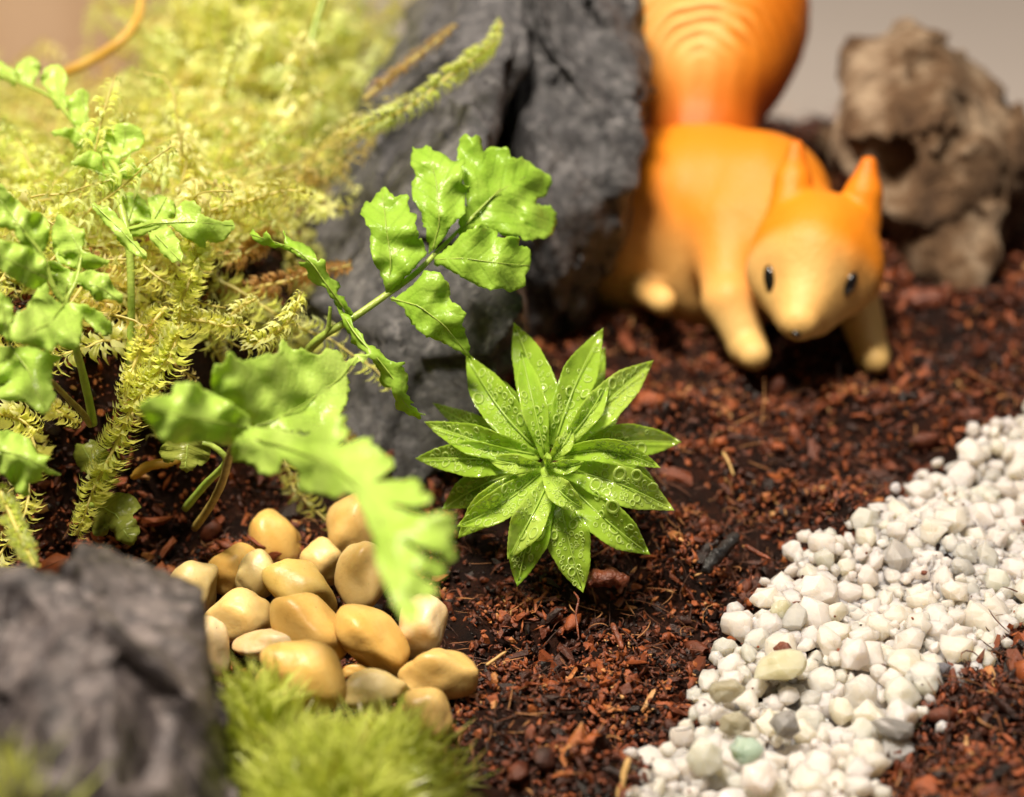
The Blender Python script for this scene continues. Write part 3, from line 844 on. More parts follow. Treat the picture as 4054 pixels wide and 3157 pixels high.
def build_slab():
    a1 = prism([(1690, 40, 21.4), (1960, -420, 21.5), (2034, 183, 19.9), (1927, 385, 19.35), (1815, 560, 19.05), (1790, 900, 18.75), (1470, 540, 20.9), (1560, 250, 21.2), (1255, 930, 20.2), (1090, 1150, 20.0)],
               [(1700, 0, 23.5), (1960, -420, 23.8), (2034, 183, 23.0), (1800, 900, 22.5), (1300, 950, 22.5), (1500, 500, 23.4)])
    a2 = prism([(1790, 650, 18.95), (2000, 1120, 18.35), (2095, 1262, 18.25), (2030, 1385, 18.2), (1850, 1750, 18.3), (1700, 1905, 18.45), (1560, 1960, 18.6), (1250, 1900, 18.9), (1000, 1450, 19.4), (1090, 1150, 19.9), (1290, 860, 20.2)],
               [(1790, 650, 22.3), (2000, 1120, 21.2), (2060, 1300, 20.2), (1800, 1800, 20.0), (1200, 1900, 20.6), (1050, 1300, 22.0)])
    b = prism([(1960, -420, 21.6), (2440, -420, 22.0), (2490, 60, 21.2), (2545, 300, 20.7), (2562, 490, 20.45), (2530, 690, 20.3), (2380, 830, 20.1), (2120, 900, 19.9), (1880, 560, 20.3), (2040, 120, 20.15), (1960, 20, 20.6)],
              [(1900, -420, 24.2), (2440, -420, 24.2), (2520, 300, 22.6), (2530, 600, 22.2), (2350, 1000, 22.0), (1800, 1000, 23)])
    c = prism([(2100, 850, 21.3), (2390, 920, 21.5), (2340, 1150, 21.6), (2290, 1420, 21.6), (2060, 1480, 21.0), (1850, 1200, 20.6)],
              [(2100, 850, 23.0), (2380, 900, 23.0), (2300, 1420, 22.6), (1850, 1450, 22.4)])
    bc = np.concatenate([b, prism([(2455, 860, 20.75), (2335, 1170, 21.3), (2260, 1440, 21.6), (2020, 1500, 20.9), (1850, 1200, 20.3)], [(2300, 1440, 22.6), (1900, 1450, 22.6)])])
    H = [hull_planes(q) for q in (a1, a2, bc)]
    allp = np.concatenate([a1, a2, bc])
    def f(p):
        q = p + 0.10 * np.stack([noise(p, 1.1, 61), noise(p, 1.1, 62), noise(p, 1.1, 63)], -1)
        ga = smin(sd_hull(q, H[0], 0.03), sd_hull(q, H[1], 0.03), 0.05)
        gb = sd_hull(q, H[2], 0.05)
        # the right block is rougher: strata and chips
        s = p @ np.array([0.75, 0.2, 0.62])
        st = s * 3.2 + 0.8 * fbm(p, 0.9, 3, 70)
        saw = (st - np.floor(st))
        an = np.stack([(p @ RGT) * 2.6 + (p @ UPV) * 0.9, (p @ FWD) * 1.6, (p @ UPV) * 0.9], -1)
        ridge = 1 - np.abs(noise(an, 1.0, 74)) * 2
        ridge2 = 1 - np.abs(noise(an, 2.3, 75)) * 2
        gb = gb + 0.06 * (saw - 0.5) * (0.6 + 0.4 * noise(p, 1.3, 71)) - 0.05 * ridge - 0.04 * ridge2 + 0.13 * facets(an, 0.8, 111) + 0.05 * facets(p, 2.0, 112) + 0.025 * fbm(p, 4.0, 3, 72, 0.6) + 0.05
        rel = (p - CAMP); dd = rel @ FWD
        crack = np.exp(-((FPX * (rel @ RGT) / dd + CX - 2010 - 0.10 * (FPX * (rel @ UPV) / dd - 1000) - 40 * noise(p, 1.5, 79)) / 70.0) ** 2)
        rel_y = CY - FPX * (rel @ UPV) / dd
        gb = gb + 0.40 * crack * sstep(120, 260, rel_y) * (1 - sstep(650, 900, rel_y))
        ga = ga + 0.03 * fbm(p, 1.3, 5, 73, 0.6) + 0.24 * facets(p, 0.75, 113) + 0.06 * facets(an, 1.9, 114)
        return smin(ga, gb, 0.03)
    V, Q = surface_nets(f, allp.min(0) - 0.3, allp.max(0) + 0.3, 0.05, lambda p: np.minimum(np.minimum(sd_hull(p, H[0]), sd_hull(p, H[1])), sd_hull(p, H[2])))
    o = part('slate_rock', V, Q, M['slate'])
    tag(o, 'tall dark grey slate rock standing between the yellow-green moss and the orange squirrel', 'rock')
build_slab()

def build_front_rock():
    a = prism([(-350, 2400, 14.20), (60, 2265, 13.75), (330, 2195, 13.60), (540, 2240, 13.80), (720, 2320, 13.90), (790, 2440, 13.70), (850, 2800, 13.60), (960, 3230, 13.20), (1000, 3700, 12.90), (-350, 3700, 12.90), (375, 2480, 12.75), (440, 3000, 11.95), (480, 3600, 11.5)],
              [(-350, 2380, 15.50), (330, 2330, 15.10), (640, 2440, 15.10), (770, 2800, 14.90), (900, 3300, 14.70), (-350, 3300, 15.10)])
    H = hull_planes(a)
    def f(p):
        q = p + 0.08 * np.stack([noise(p, 1.4, 81), noise(p, 1.4, 82), noise(p, 1.4, 83)], -1)
        g = sd_hull(q, H, 0.05)
        pit = np.exp(-(np.linalg.norm((p - P(520, 2430, 13.2)) / np.array([0.32, 0.3, 0.17]), axis=-1)) ** 2)
        return g + 0.04 * fbm(p, 2.2, 5, 84, 0.6) + 0.16 * facets(p, 1.1, 115) + 0.07 * facets(p, 2.7, 116) + 0.30 * pit
    V, Q = surface_nets(f, a.min(0) - 0.2, a.max(0) + 0.2, 0.045, lambda p: sd_hull(p, H))
    o = part('slate_rock', V, Q, M['slate_front'])
    tag(o, 'blurred brown-grey rock close to the lens beside the yellow pebbles', 'rock')
build_front_rock()

def build_tan_rock():
    a = prism([(3400, 200, 22.6), (3550, 140, 22.7), (3700, 225, 22.5), (3900, 370, 22.3), (4030, 480, 22.5), (4065, 620, 22.3), (4030, 820, 22.1), (3900, 1060, 21.9), (3780, 1170, 21.9), (3660, 1150, 21.9), (3600, 980, 21.8), (3480, 820, 21.9), (3335, 560, 22.1), (3345, 400, 22.3), (3700, 620, 21.5)],
              [(3450, 200, 24.2), (3700, 250, 24.3), (4020, 500, 24.2), (3950, 1000, 23.4), (3650, 1050, 23.2), (3380, 600, 23.8)])
    H = hull_planes(a)
    def f(p):
        q = p + 0.22 * np.stack([noise(p, 0.9, 91), noise(p, 0.9, 92), noise(p, 0.9, 93)], -1)
        g = sd_hull(q, H, 0.10) - 0.05
        w = worley(p + 0.15 * noise(p, 2, 97)[..., None], 1.25, 94)
        g = g + 0.36 * np.clip(0.40 - w, -0.2, 0.40) + 0.09 * fbm(p, 2.2, 4, 95, 0.6) + 0.15 * facets(p, 1.4, 117) - 0.02
        g = smin(g, sd_cone(q, P(3720, 760, 22.3), P(3735, 1130, 21.95), 0.62, 0.30) + 0.10 * facets(p, 1.8, 119), 0.15)
        for (c_, r_) in ((P(3545, 640, 21.7), (0.52, 0.6, 0.42)), (P(3390, 330, 22.0), (0.28, 0.4, 0.22)), (P(3700, 380, 21.9), (0.35, 0.4, 0.16)), (P(3780, 690, 21.2), (0.16, 0.3, 0.2)), (P(3950, 700, 21.6), (0.12, 0.3, 0.2))):
            g = -smin(-g, sd_ell(p + 0.42 * np.stack([noise(p, 1.3, 98), noise(p, 1.3, 99), noise(p, 1.3, 101)], -1), c_, np.eye(3), r_), 0.05)
        return g
    V, Q = surface_nets(f, a.min(0) - 0.3, a.max(0) + 0.3, 0.055, lambda p: sd_hull(p, H))
    o = part('porous_rock', V, Q, M['tan_rock'])
    tag(o, 'pitted tan and brown rock standing behind the squirrel at the right', 'rock')
build_tan_rock()

# ================================================================== rosette moss
def build_rosette():
    S = 1.3608
    to = lambda p: np.array([1500 + p[0] / S, 1200 + p[1] / S])
    cen = to((905, 865))
    D0 = 17.0
    root = thing('rosette_moss', 'bright green star-shaped moss rosette with wet bubbly leaves growing from the soil', 'moss', G(2150, 2120, 0.1))
    # (base, tip, widest, bend sideways, rise towards the lens, layer, tint)
    L = [((930, 740), (727, 105), 195, 30, 0.15, 0, 0.45), ((895, 820), (765, 250), 130, 0, 0.38, 0, 0.60),
         ((835, 760), (470, 270), 190, -40, 0.12, 0, 0.40), ((800, 740), (290, 540), 115, -30, -0.05, 1, 0.35),
         ((850, 800), (243, 640), 150, -25, 0.20, 0, 0.60), ((830, 885), (193, 838), 175, 20, 0.05, 0, 0.40),
         ((860, 890), (585, 838), 95, -10, 0.36, 0, 0.60), ((760, 915), (340, 1112), 175, 35, -0.10, 1, 0.25),
         ((880, 915), (418, 1205), 160, -40, 0.24, 0, 0.65), ((880, 960), (425, 1268), 170, 45, 0.08, 0, 0.45),
         ((935, 970), (693, 1382), 165, -10, 0.26, 0, 0.75), ((950, 1020), (745, 1528), 195, 30, 0.08, 0, 0.50),
         ((985, 1000), (1100, 1562), 215, 15, 0.02, 0, 0.25), ((880, 895), (1107, 1112), 125, 35, 0.42, 0, 0.85),
         ((1040, 990), (1462, 1357), 195, 20, 0.10, 0, 0.55), ((985, 900), (1592, 1118), 200, -40, 0.22, 0, 0.60),
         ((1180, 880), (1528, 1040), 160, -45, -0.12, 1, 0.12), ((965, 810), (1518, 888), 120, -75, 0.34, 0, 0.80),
         ((1080, 760), (1632, 750), 175, -30, 0.02, 1, 0.30), ((1000, 860), (1450, 850), 95, 25, 0.16, 0, 0.50),
         ((1060, 745), (1480, 310), 180, -25, 0.10, 0, 0.55), ((1090, 640), (1217, 238), 115, 10, -0.10, 1, 0.35),
         ((965, 715), (1208, 135), 175, -25, 0.18, 0, 0.65), ((1045, 700), (1237, 410), 110, 25, 0.30, 0, 0.60),
         ((935, 830), (1045, 670), 85, 15, 0.42, 0, 0.80), ((890, 890), (1105, 855), 70, 20, 0.48, 0, 0.90),
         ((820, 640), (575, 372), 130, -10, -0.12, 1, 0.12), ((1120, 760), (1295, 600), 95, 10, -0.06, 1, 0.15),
         ((900, 880), (905, 805), 40, 5, 0.52, 0, 0.95), ((920, 1010), (740, 1385), 90, -20, -0.02, 1, 0.2)]
    rng = np.random.default_rng(5)
    bub = ico(1)
    ang = np.linspace(0, 2 * math.pi, 12, endpoint=False)
    for i, (b, t, w, bend, rise, lay, tint) in enumerate(L):
        b0, t0 = to(b), to(t)
        b0 = b0 + (cen - b0) * 0.35
        ax = t0 - b0; Ln = np.linalg.norm(ax); n = np.array([-ax[1], ax[0]]) / Ln
        u = np.linspace(0, 1, 40)
        mid = b0 + u[:, None] * ax + (bend / S * 0.8 * np.sin(math.pi * u))[:, None] * n
        prof = np.interp(u, [0, 0.12, 0.3, 0.46, 0.60, 0.75, 0.87, 0.95, 1.0], [0.30, 0.50, 0.82, 1.0, 0.98, 0.76, 0.43, 0.16, 0.0])
        prof = prof * (1 + 0.04 * np.sin(u * 17 + i))
        hw = w / S * 0.54 * prof
        nn = np.gradient(mid, axis=0); nn = np.stack([-nn[:, 1], nn[:, 0]], 1); nn /= np.linalg.norm(nn, axis=1)[:, None]
        saw = 1.6 * (np.arange(40) % 2)
        left = mid + nn * (hw + saw * (hw > 3))[:, None]; right = mid - nn * (hw + saw * (hw > 3))[:, None]
        outline = np.concatenate([left[:-1], mid[-1:], right[:-1][::-1]])
        dy = (t0[1] - cen[1]) / 476.0                      # cm below the heart, as seen
        tipd = D0 - 0.42 * dy - rise + 0.18
        basd = D0 + 0.10 * lay + 0.05 - 0.3 * rise
        prof_d = [basd, basd * .72 + tipd * .28 - 0.10, basd * .45 + tipd * .55 - 0.13, basd * .2 + tipd * .8 - 0.05, tipd + 0.05]
        if lay: prof_d = [q + 0.16 for q in prof_d]
        V, F = blade(outline, mid[::6], prof_d, step=9.0, fold=-0.085 - 0.02 * (i % 3), wave=0.022, waves=2.0, rough=0.02, seed=i, refine=0)
        tt = np.clip(tint + 0.22 * noise(V, 2.2, 40 + i) + 0.12 * noise(V, 6.0, 80 + i) + 0.10 * rng.normal(), 0, 1)
        lf = part('leaf', V, F, M['rosette'], root, tint=tt, solid=0.006)
        # midrib
        path = catmull(P(mid[2::7, 0], mid[2::7, 1], np.interp(u[2::7], np.linspace(0, 1, 5), prof_d)) - 0.002 * FWD, 16)
        N = vnormals(V, F)
        Vr, Fr = tube(path - 0.012 * FWD, np.linspace(0.010, 0.004, 16), 5)
        part('midrib', Vr, Fr, M['rib'], lf)
        # water film: bubble rims lying on the blade
        if w < 60: continue
        tt_, ss_ = polyline_frame(np.stack([(V - CAMP) @ RGT / ((V - CAMP) @ FWD) * FPX + CX, CY - (V - CAMP) @ UPV / ((V - CAMP) @ FWD) * FPX], 1), mid[::3])
        hwv = np.interp(tt_, u, hw)
        ok = np.where((tt_ > 0.12) & (tt_ < 0.93) & (np.abs(ss_) < hwv * 0.78))[0]
        nb = int(rng.integers(26, 70) * (w / 170)) if lay == 0 else 20
        chunks, done = [], []
        fc = rng.uniform(0.25, 0.8)
        for _ in range(nb * 6):
            if len(done) >= nb or not len(ok): break
            j = int(rng.choice(ok))
            if rng.uniform() > np.exp(-((tt_[j] - fc) / 0.28) ** 2): continue
            r = float(np.clip(np.exp(rng.normal(-3.92, 0.62)), 0.007, 0.075))
            r = min(r, 0.35 * hwv[j] / 476)
            c = V[j]
            if any(np.linalg.norm(c - q) < (r + s) * 1.02 for q, s in done): continue
            done.append((c, r))
            nrm = N[j] if N[j] @ (CAMP - c) > 0 else -N[j]
            a = np.cross(nrm, np.array([0.3, 0.5, 0.8])); a /= np.linalg.norm(a); e = np.cross(nrm, a)
            sq = rng.uniform(0.75, 1.0)
            mn = r * 0.20 + 0.0022
            ring = [c + nrm * 0.004 + (r * sq * np.cos(q) * a + r * np.sin(q) * e) for q in ang]
            ctr = c + nrm * 0.004
            rv = []
            for q in ring:
                o_ = (q - ctr); o_ /= np.linalg.norm(o_)
                for h in range(4):
                    p_ = h * math.pi / 2 + 0.4
                    rv.append(q + mn * (math.cos(p_) * o_ + math.sin(p_) * nrm))
            rf = []
            for s in range(12):
                for h in range(4):
                    p0, p1 = s * 4 + h, s * 4 + (h + 1) % 4; q0, q1 = ((s + 1) % 12) * 4 + h, ((s + 1) % 12) * 4 + (h + 1) % 4
                    rf += [(p0, q0, q1), (p0, q1, p1)]
            chunks.append((np.array(rv), np.array(rf)))
        if chunks:
            Vb, Fb, _ = join(chunks)
            part('bubbles', Vb, Fb, M['bubble'], lf, kind='stuff')
    path = catmull([G(2150, 2120, 0.05), P(2150, 1990, 17.45), P(cen[0], cen[1], 17.05)], 12)
    V, F = tube(path, np.linspace(0.07, 0.05, 12), 7, 0.1)
    part('stem', V, F, M['stalk'], root)
build_rosette()

# ================================================================== ferns
def vw(pts, ox, oy, s):
    return np.array([(ox + x / s, oy + y / s) for x, y in pts])

def fern(name, label, base, stems, leaves, mat, group=None):
    """stems: (picture points, depths, radii, material); leaves: (outline, rib, depths, fold, wave, material)"""
    root = thing(name, label, 'fern', base, group)
    for k, (pts, ds, rad, sm) in enumerate(stems):
        path = catmull(P(pts[:, 0], pts[:, 1], np.interp(np.linspace(0, 1, len(pts)), np.linspace(0, 1, len(ds)), ds)), 28)
        V, F = tube(path, np.interp(np.linspace(0, 1, 28), np.linspace(0, 1, len(rad)), rad), 7, 0.06, k)
        part('stalk', V, F, M[sm], root)
    for k, (o, rib, ds, fold, wave, lm) in enumerate(leaves):
        V, F = blade(o, rib, ds, step=13.0, fold=fold, wave=wave, waves=2.5, rough=0.06, seed=k + len(label), teeth=3.0)
        rel = V - CAMP; dd = rel @ FWD
        t_, s_ = polyline_frame(np.stack([CX + FPX * (rel @ RGT) / dd, CY - FPX * (rel @ UPV) / dd], 1), rib)
        lf = part('leaflet', V, F, M[lm or mat], root, solid=0.006, color=np.stack([t_, s_ / 100, 0 * t_], 1))
        rib = np.asarray(rib, float); u = np.linspace(0, 1, 14)
        rp = np.stack([np.interp(u, np.linspace(0, 1, len(rib)), rib[:, 0]), np.interp(u, np.linspace(0, 1, len(rib)), rib[:, 1])], 1)
        t_, _s = polyline_frame(rp, rib)
        path = P(rp[:, 0], rp[:, 1], np.interp(t_, np.linspace(0, 1, len(ds)), ds) - 0.004)
        # the vein follows the blade's own surface
        for j in range(len(path)):
            q = np.argmin(((V - path[j]) ** 2).sum(1)); path[j] += FWD * ((V[q] - path[j]) @ FWD - 0.006)
        Vr, Fr = tube(path, np.linspace(0.008, 0.003, 14), 5)
        part('vein', Vr, Fr, M['stalk'], lf)
    return root

def build_ferns():
    f4 = lambda p: vw(p, 1200, 400, 1.7008)
    f5 = lambda p: vw(p, 900, 850, 1.89)
    f6 = lambda p: vw(p, 500, 1300, 1.417)
    f1 = lambda p: vw(p, 0, 100, 2.126)
    f2 = lambda p: vw(p, 0, 700, 2.126)
    f3 = lambda p: vw(p, 0, 1450, 2.126)
    # --- frond in front of the slate
    P1 = f4([(560, 1290), (545, 1240), (510, 1150), (470, 1080), (452, 1000), (455, 900), (440, 850), (410, 790), (385, 745), (435, 670), (450, 690), (535, 580), (575, 600), (615, 640), (705, 630), (700, 680), (725, 745), (770, 770), (760, 830), (775, 900), (760, 940), (800, 925), (830, 1025), (790, 1080), (700, 1180), (610, 1270)])
    P2 = f4([(850, 1030), (845, 960), (820, 860), (780, 720), (735, 660), (730, 570), (745, 520), (765, 500), (720, 400), (745, 310), (790, 320), (835, 300), (890, 340), (950, 360), (1005, 410), (1085, 385), (1070, 460), (1075, 560), (1135, 590), (1090, 650), (1095, 740), (1040, 800), (960, 900), (890, 1000)])
    P3 = f4([(1050, 810), (1100, 720), (1095, 640), (1080, 540), (1040, 380), (1060, 250), (1100, 222), (1130, 250), (1190, 235), (1210, 335), (1260, 312), (1385, 320), (1400, 380), (1510, 400), (1590, 470), (1665, 500), (1670, 570), (1630, 640), (1580, 660), (1570, 700), (1660, 705), (1700, 760), (1710, 820), (1670, 910), (1580, 930), (1490, 945), (1440, 910), (1330, 900), (1230, 850), (1150, 870), (1060, 930)])
    P4 = f4([(880, 1100), (900, 1040), (1000, 970), (1090, 880), (1215, 820), (1240, 860), (1310, 880), (1300, 920), (1445, 915), (1450, 970), (1510, 990), (1540, 1030), (1530, 1110), (1495, 1170), (1500, 1240), (1410, 1285), (1320, 1260), (1250, 1275), (1150, 1230), (1030, 1170), (950, 1120)])
    P5 = f4([(570, 1330), (640, 1315), (750, 1230), (820, 1145), (920, 1155), (940, 1190), (995, 1260), (980, 1330), (1060, 1390), (1100, 1430), (1065, 1480), (1100, 1580), (1125, 1690), (1134, 1735), (1050, 1690), (930, 1620), (850, 1600), (760, 1530), (700, 1460), (660, 1380), (620, 1350)])
    A1 = f5([(165, 150), (185, 105), (215, 130), (270, 170), (295, 115), (320, 165), (360, 215), (430, 220), (418, 120), (445, 155), (500, 205), (590, 215), (640, 270), (665, 310), (670, 350), (700, 330), (735, 350), (730, 400), (760, 450), (830, 510), (848, 550), (820, 600), (870, 615), (890, 660), (930, 720), (935, 760), (900, 760), (870, 700), (830, 690), (800, 640), (760, 600), (740, 560), (700, 535), (650, 520), (610, 470), (600, 410), (560, 385), (540, 360), (595, 350), (560, 330), (470, 280), (400, 250), (300, 245), (230, 215)])
    A2 = f5([(800, 640), (860, 720), (920, 760), (945, 840), (1000, 880), (1040, 960), (1100, 990), (1160, 1045), (1200, 1085), (1290, 1105), (1340, 1100), (1300, 1130), (1345, 1190), (1350, 1260), (1335, 1330), (1385, 1400), (1360, 1410), (1440, 1480), (1490, 1500), (1440, 1505), (1450, 1530), (1380, 1510), (1320, 1475), (1260, 1450), (1245, 1340), (1230, 1300), (1150, 1280), (1140, 1180), (1090, 1110), (1030, 1040), (990, 1000), (930, 960), (915, 900), (870, 830), (840, 760)])
    st = f4([(20, 1690), (120, 1590), (330, 1465), (560, 1305), (760, 1160), (900, 1020), (1090, 830), (1330, 590)])
    fork = f5([(620, 1015), (740, 890), (765, 760), (770, 690)])
    fern('fern_frond', 'glossy light green lobed fern frond in front of the grey slate rock', P(1180, 1430, 17.2),
         [(st, [17.1, 16.95, 16.9, 17.0, 17.1, 17.2, 17.35, 17.5], [0.036, 0.032, 0.027, 0.020, 0.006], 'stalk'),
          (fork, [17.05, 16.85, 16.8], [0.026, 0.018, 0.014], 'stalk')],
         [(P3, f4([(1060, 870), (1320, 610), (1560, 480)]), [17.3, 17.5, 17.85], 0.07, 0.09, None),
          (P2, f4([(870, 1010), (920, 820), (900, 560), (840, 310)]), [17.15, 17.1, 17.2, 17.5], 0.05, 0.07, None),
          (P4, f4([(890, 1070), (1080, 1060), (1300, 1090), (1530, 1110)]), [17.15, 17.0, 17.0, 17.2], 0.06, 0.08, None),
          (P1, f4([(575, 1280), (590, 1080), (560, 850), (530, 600)]), [17.0, 16.9, 17.0, 17.3], 0.04, 0.07, None),
          (P5, f4([(590, 1330), (780, 1380), (950, 1510), (1130, 1735)]), [17.0, 16.8, 16.85, 17.0], 0.10, 0.07, None),
          (A1, f5([(900, 740), (740, 520), (640, 370), (500, 250), (180, 150)]), [16.8, 16.7, 16.65, 16.75, 17.0], 0.16, 0.14, None),
          (A2, f5([(860, 740), (960, 900), (1120, 1070), (1260, 1250), (1330, 1430), (1470, 1505)]), [16.8, 16.65, 16.6, 16.6, 16.7, 16.9], 0.16, 0.14, None)], 'fern')
    # --- frond hanging over the pebbles, nearest the lens
    F1 = f6([(65, 440), (110, 395), (180, 375), (245, 380), (270, 315), (330, 300), (400, 310), (430, 340), (560, 400), (680, 480), (700, 560), (640, 630), (560, 660), (480, 640), (380, 640), (280, 655), (220, 640), (170, 600), (150, 560), (100, 500)])
    F2 = f6([(640, 540), (540, 420), (475, 340), (480, 250), (500, 205), (555, 190), (560, 140), (600, 140), (620, 170), (670, 180), (700, 175), (770, 150), (850, 140), (880, 60), (930, 120), (980, 110), (1030, 140), (1080, 150), (1110, 120), (1180, 125), (1210, 150), (1230, 190), (1320, 140), (1370, 145), (1330, 190), (1250, 215), (1240, 270), (1250, 300), (1245, 400), (1210, 460), (1150, 540), (1040, 590), (900, 570), (760, 560)])
    F3 = f6([(600, 640), (700, 560), (850, 560), (1000, 600), (1100, 530), (1180, 490), (1240, 500), (1220, 545), (1250, 575), (1225, 620), (1180, 665), (1260, 640), (1320, 615), (1375, 620), (1370, 650), (1415, 668), (1440, 700), (1490, 735), (1500, 780), (1430, 830), (1400, 870), (1480, 850), (1560, 855), (1600, 840), (1645, 845), (1640, 880), (1665, 900), (1640, 925), (1700, 930), (1715, 965), (1690, 990), (1600, 1000), (1480, 985), (1600, 1040), (1700, 1045), (1760, 1030), (1845, 1050), (1825, 1085), (1862, 1130), (1830, 1160), (1800, 1185), (1840, 1215), (1850, 1260), (1835, 1300), (1790, 1310), (1760, 1265), (1700, 1240), (1560, 1200), (1690, 1290), (1750, 1310), (1790, 1345), (1785, 1385), (1740, 1400), (1690, 1380), (1580, 1340), (1680, 1410), (1730, 1450), (1740, 1500), (1690, 1500), (1680, 1530), (1610, 1500), (1640, 1570), (1620, 1680), (1560, 1640), (1500, 1540), (1450, 1430), (1400, 1330), (1390, 1200), (1350, 1100), (1310, 1000), (1260, 930), (1180, 950), (1080, 930), (980, 920), (960, 880), (970, 820), (900, 750), (870, 740), (850, 810), (800, 830), (760, 820), (700, 760), (600, 745), (590, 690)])
    fern('fern_frond', 'blurred pale green fern frond hanging over the yellow pebbles near the lens', G(770, 2110, 0.1),
         [(f6([(385, 1120), (470, 1000), (540, 860), (585, 700), (640, 560)]), [17.3, 16.9, 16.4, 15.6, 15.0], [0.036, 0.034, 0.028], 'brown_stalk')],
         [(F2, f6([(700, 560), (850, 510), (1040, 400), (1190, 290), (1300, 160)]), [15.2, 15.3, 15.6, 15.8, 16.1], -0.22, 0.14, None),
          (F1, f6([(680, 560), (480, 520), (260, 480), (80, 440)]), [15.0, 14.7, 14.4, 14.2], 0.18, 0.14, None),
          (F3, f6([(640, 600), (850, 650), (1100, 740), (1300, 880), (1450, 1100), (1540, 1350), (1600, 1660)]), [14.9, 14.5, 14.0, 13.5, 13.0, 12.7, 12.5], 0.28, 0.16, None)], 'fern_pale')
    # --- tall frond among the moss
    lv = [([(0, 300), (60, 350), (110, 380), (150, 460), (120, 520), (60, 480), (-60, 430), (-60, 330)], f1([(140, 490), (0, 370)]), [18.9, 19.1]),
          ([(120, 370), (170, 300), (230, 262), (290, 290), (350, 350), (330, 400), (280, 500), (200, 520), (150, 450)], f1([(220, 520), (230, 280)]), [18.8, 19.0]),
          ([(340, 460), (390, 350), (460, 325), (530, 360), (570, 450), (540, 540), (560, 700), (480, 700), (420, 600)], f1([(510, 700), (450, 340)]), [18.4, 18.6]),
          ([(555, 625), (620, 580), (660, 535), (710, 540), (755, 585), (740, 680), (740, 800), (750, 980), (700, 950), (620, 830)], f1([(735, 970), (690, 560)]), [18.0, 18.2]),
          ([(410, 910), (500, 870), (600, 860), (680, 900), (750, 1030), (650, 1040), (560, 950)], f1([(740, 1020), (430, 900)]), [18.0, 17.8]),
          ([(900, 880), (960, 850), (1020, 825), (1100, 830), (1190, 880), (1215, 960), (1180, 1040), (1100, 1080), (1040, 1120), (1010, 1240), (960, 1260), (880, 1200), (860, 1050)], f1([(1000, 1240), (1060, 840)]), [17.6, 17.7]),
          ([(1020, 1180), (1100, 1090), (1140, 1200), (1190, 1200), (1210, 1250), (1170, 1290), (1060, 1290), (1000, 1250)], f1([(1010, 1250), (1200, 1250)]), [17.5, 17.3]),
          ([(600, 1170), (680, 1090), (760, 1050), (850, 1090), (870, 1200), (960, 1280), (960, 1400), (860, 1340), (800, 1230)], f1([(950, 1290), (620, 1160)]), [17.5, 17.4]),
          ([(740, 860), (800, 870), (860, 860), (850, 980), (790, 1030), (745, 980)], f1([(750, 1010), (840, 870)]), [17.9, 17.9])]
    lv2 = [([(1010, 150), (1100, 130), (1180, 160), (1260, 250), (1280, 370), (1180, 390), (1060, 410), (1030, 280)], f2([(1060, 410), (1150, 150)]), [17.2, 17.4]),
           ([(1250, 180), (1350, 150), (1460, 210), (1480, 330), (1400, 360), (1280, 370)], f2([(1290, 370), (1400, 170)]), [17.1, 17.3]),
           ([(1060, 430), (1180, 390), (1300, 365), (1480, 350), (1480, 260), (1540, 205), (1640, 210), (1700, 270), (1690, 310), (1840, 380), (1960, 370), (1985, 420), (1930, 480), (1880, 540), (1820, 560), (1720, 540), (1740, 610), (1640, 560), (1500, 470), (1400, 400), (1240, 480), (1160, 500), (1080, 500)], f2([(1070, 450), (1300, 390), (1600, 380), (1960, 410)]), [17.1, 16.9, 16.9, 17.1]),
           ([(1250, 480), (1400, 410), (1500, 520), (1535, 640), (1530, 720), (1440, 710), (1340, 620)], f2([(1280, 460), (1520, 710)]), [16.9, 16.6]),
           ([(765, 220), (850, 240), (950, 280), (1050, 400), (1130, 540), (1240, 640), (1230, 690), (1130, 650), (1020, 560), (940, 450), (820, 320)], f2([(790, 240), (1000, 430), (1230, 680)]), [16.6, 16.5, 16.3])]
    fern('fern_frond', 'tall pale green fern frond with a straight stalk rising out of the yellow-green moss', P(500, 1480, 17.2),
         [(np.concatenate([f2([(1090, 1640), (1105, 1100), (1092, 650), (1060, 420), (985, 120), (1000, -20)]), f1([(880, 1080), (745, 990), (560, 740), (420, 600), (150, 480), (-60, 400)])]),
           [17.2, 17.15, 17.1, 17.15, 17.3, 17.5, 17.7, 17.9, 18.2, 18.4, 18.8, 19.0], [0.034, 0.034, 0.030, 0.02, 0.008], 'stalk')],
         [(f1(o), r, d, 0.03, 0.04, None) for o, r, d in lv] + [(f2(o), r, d, 0.04, 0.05, None) for o, r, d in lv2], 'fern_pale')
